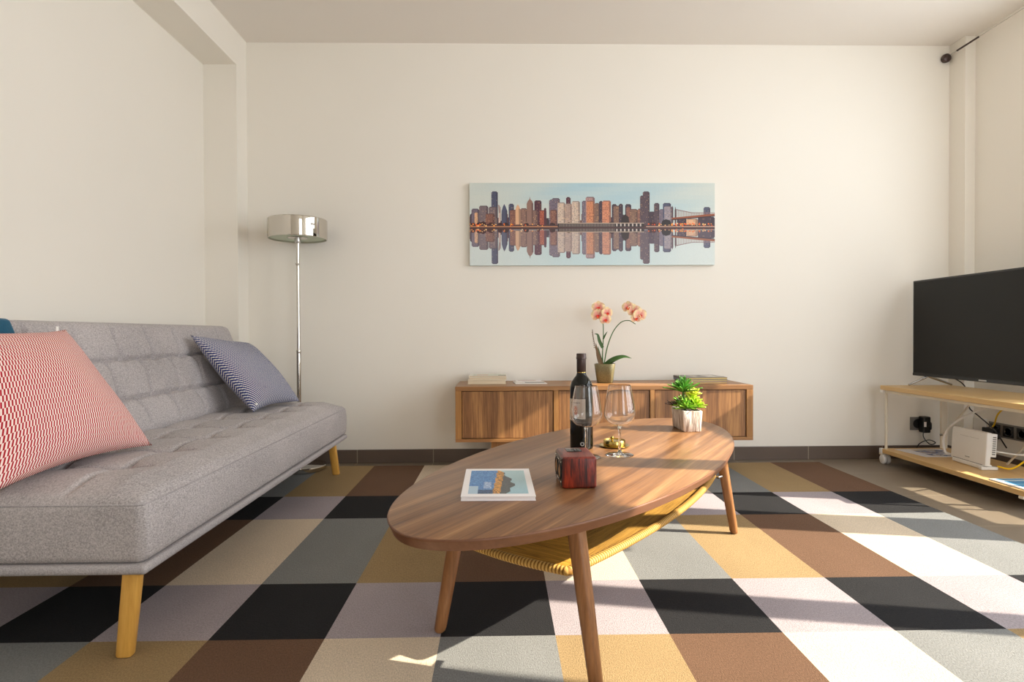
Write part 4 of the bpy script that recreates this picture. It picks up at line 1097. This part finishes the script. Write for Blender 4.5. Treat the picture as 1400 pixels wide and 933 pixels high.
def cable(name, label, pts, r, m):
    o = obj(name, MB().tube(catmull(pts, 8), r, 8), m, origin=pts[0]); tag(o, label, 'cable'); return o
cable('power_cable', 'white cable looping from under tv stand top to left side of router', [(2.56, 2.97, .425), (2.54, 3.02, .40), (2.50, 3.115, .352), (2.46, 3.205, .28), (2.43, 3.235, .20), (2.415, 3.205, .125), (2.425, 3.175, .118)], .0058, M['white_pl'])
cable('network_cable', 'yellow cable looping down from wall to back of router', [(2.60, 2.72, .30), (2.60, 2.79, .275), (2.585, 2.83, .21), (2.54, 2.855, .145), (2.49, 2.872, .107), (2.455, 2.91, .110)], .0042, M['yellow'])
cable('network_cable', 'yellow cable hanging from stand top down to black plug block', [(2.675, 3.02, .428), (2.69, 3.10, .40), (2.72, 3.22, .33), (2.765, 3.30, .26), (2.778, 3.335, .232)], .0042, M['yellow'])
cable('power_cable', 'black cable hanging from television behind the stand top', [(2.53, 3.40, .535), (2.62, 3.40, .505), (2.676, 3.40, .46), (2.69, 3.39, .38), (2.70, 3.395, .335), (2.70, 3.33, .30), (2.69, 3.21, .24), (2.68, 3.12, .16)], .0034, M['black'])
cable('power_cable', 'black cable at right end of stand running from top to socket strip', [(2.672, 2.86, .434), (2.672, 2.88, .39), (2.70, 2.91, .33), (2.76, 2.94, .30), (2.76, 2.93, .22), (2.71, 2.88, .15), (2.675, 2.86, .10)], .0034, M['black'])
cable('power_cable', 'thin grey cable beside black cable at right end of stand', [(2.68, 2.99, .434), (2.71, 3.01, .40), (2.745, 2.98, .35), (2.785, 2.92, .29), (2.806, 2.90, .24)], .003, M['grey_pl'])
cable('power_cable', 'white cable lying behind router towards right end of stand', [(2.50, 2.99, .170), (2.60, 2.935, .160), (2.68, 2.84, .19), (2.72, 2.76, .24)], .0045, M['white_pl'])
# ------------------------------------------------------------------ curtain wire
t = thing('curtain_wire', 'thin steel wire with round bronze anchor under ceiling at right', 'wire', (2.72, YW, 2.446))
obj('anchor', MB().lathe([(0, 0), (.014, 0), (.024, .004), (.027, .016), (.024, .028), (.014, .034), (.0, .036)], (2.722, YW, 2.444), 28, R=Matrix.Rotation(PI / 2, 3, 'X')), M['foil'], t)
wd = (Vector((2.745, 0.3, 2.50)) - Vector((2.724, YW - .035, 2.450))); w0 = Vector((2.724, YW - .035, 2.450))
obj('hook', MB().tube([tuple(w0 + Vector((0, .006, 0))), tuple(w0 + wd * .022)], .003, 8), M['steel'], t)
obj('tensioner', MB().tube([tuple(w0 + wd * .020), tuple(w0 + wd * .068)], .0055, 10), M['foil'], t)
obj('wire', MB().tube([tuple(w0 + wd * .066), tuple(w0 + wd)], .0018, 8), M['steel'], t)

# ------------------------------------------------------------------ light
w = bpy.data.worlds.new('world'); scene.world = w; w.use_nodes = True
bg = w.node_tree.nodes['Background']; bg.inputs[0].default_value = (.90, .95, 1.0, 1); bg.inputs[1].default_value = 6.5
def sun(az, el, energy, col):
    L = bpy.data.lights.new('sun', 'SUN'); L.energy = energy; L.angle = math.radians(.6); L.color = col
    o = bpy.data.objects.new('sun', L); COL.objects.link(o)
    d = Vector((math.cos(az) * math.cos(el), math.sin(az) * math.cos(el), -math.sin(el)))
    o.rotation_euler = d.to_track_quat('-Z', 'Y').to_euler(); o.location = (5, 0, 5)
sun(math.radians(168.5), math.radians(33), 13.5, (1, .90, .73))
def portal(name, loc, rot, sx, sy):
    L = bpy.data.lights.new(name, 'AREA'); L.shape = 'RECTANGLE'; L.size = sx; L.size_y = sy; L.cycles.is_portal = True
    o = bpy.data.objects.new(name, L); COL.objects.link(o); o.location = loc; o.rotation_euler = rot
portal('window_daylight', (XR + .06, (WY0 + WY1) / 2, (WZ0 + WZ1) / 2), (0, PI / 2, 0), WZ1 - WZ0, WY1 - WY0)
portal('balcony_daylight', ((FX0 + FX1) / 2, YF - .12, FZ1 / 2), (PI / 2, 0, 0), FX1 - FX0, FZ1)

# ------------------------------------------------------------------ camera
Fpx = 820.0; H = .775
yaw, pitch, roll = math.radians(1.12), math.radians(-.655), math.radians(.25)
f = Vector((math.sin(yaw) * math.cos(pitch), math.cos(yaw) * math.cos(pitch), math.sin(pitch)))
r_ = Vector((math.cos(yaw), -math.sin(yaw), 0)); u_ = r_.cross(f)
r2 = r_ * math.cos(roll) - u_ * math.sin(roll); u2 = u_ * math.cos(roll) + r_ * math.sin(roll)
cam = bpy.data.cameras.new('camera'); cam.sensor_width = 36; cam.sensor_fit = 'HORIZONTAL'; cam.lens = 36 * Fpx / 1400; cam.clip_start = .02
co = bpy.data.objects.new('camera', cam); COL.objects.link(co)
Mx = Matrix((r2, u2, -f)).transposed().to_4x4(); Mx.translation = Vector((0, 0, H)); co.matrix_world = Mx
scene.camera = co
vs = scene.view_settings; scene.display_settings.display_device = 'sRGB'
vs.view_transform = 'Standard'; vs.look = 'None'; vs.exposure = 0; vs.gamma = 1; vs.use_curve_mapping = False
cy = scene.cycles
cy.use_denoising = True; cy.max_bounces = 12; cy.diffuse_bounces = 6; cy.glossy_bounces = 5; cy.transmission_bounces = 10; cy.transparent_max_bounces = 24
cy.sample_clamp_indirect = 8; cy.caustics_reflective = False; cy.caustics_refractive = False
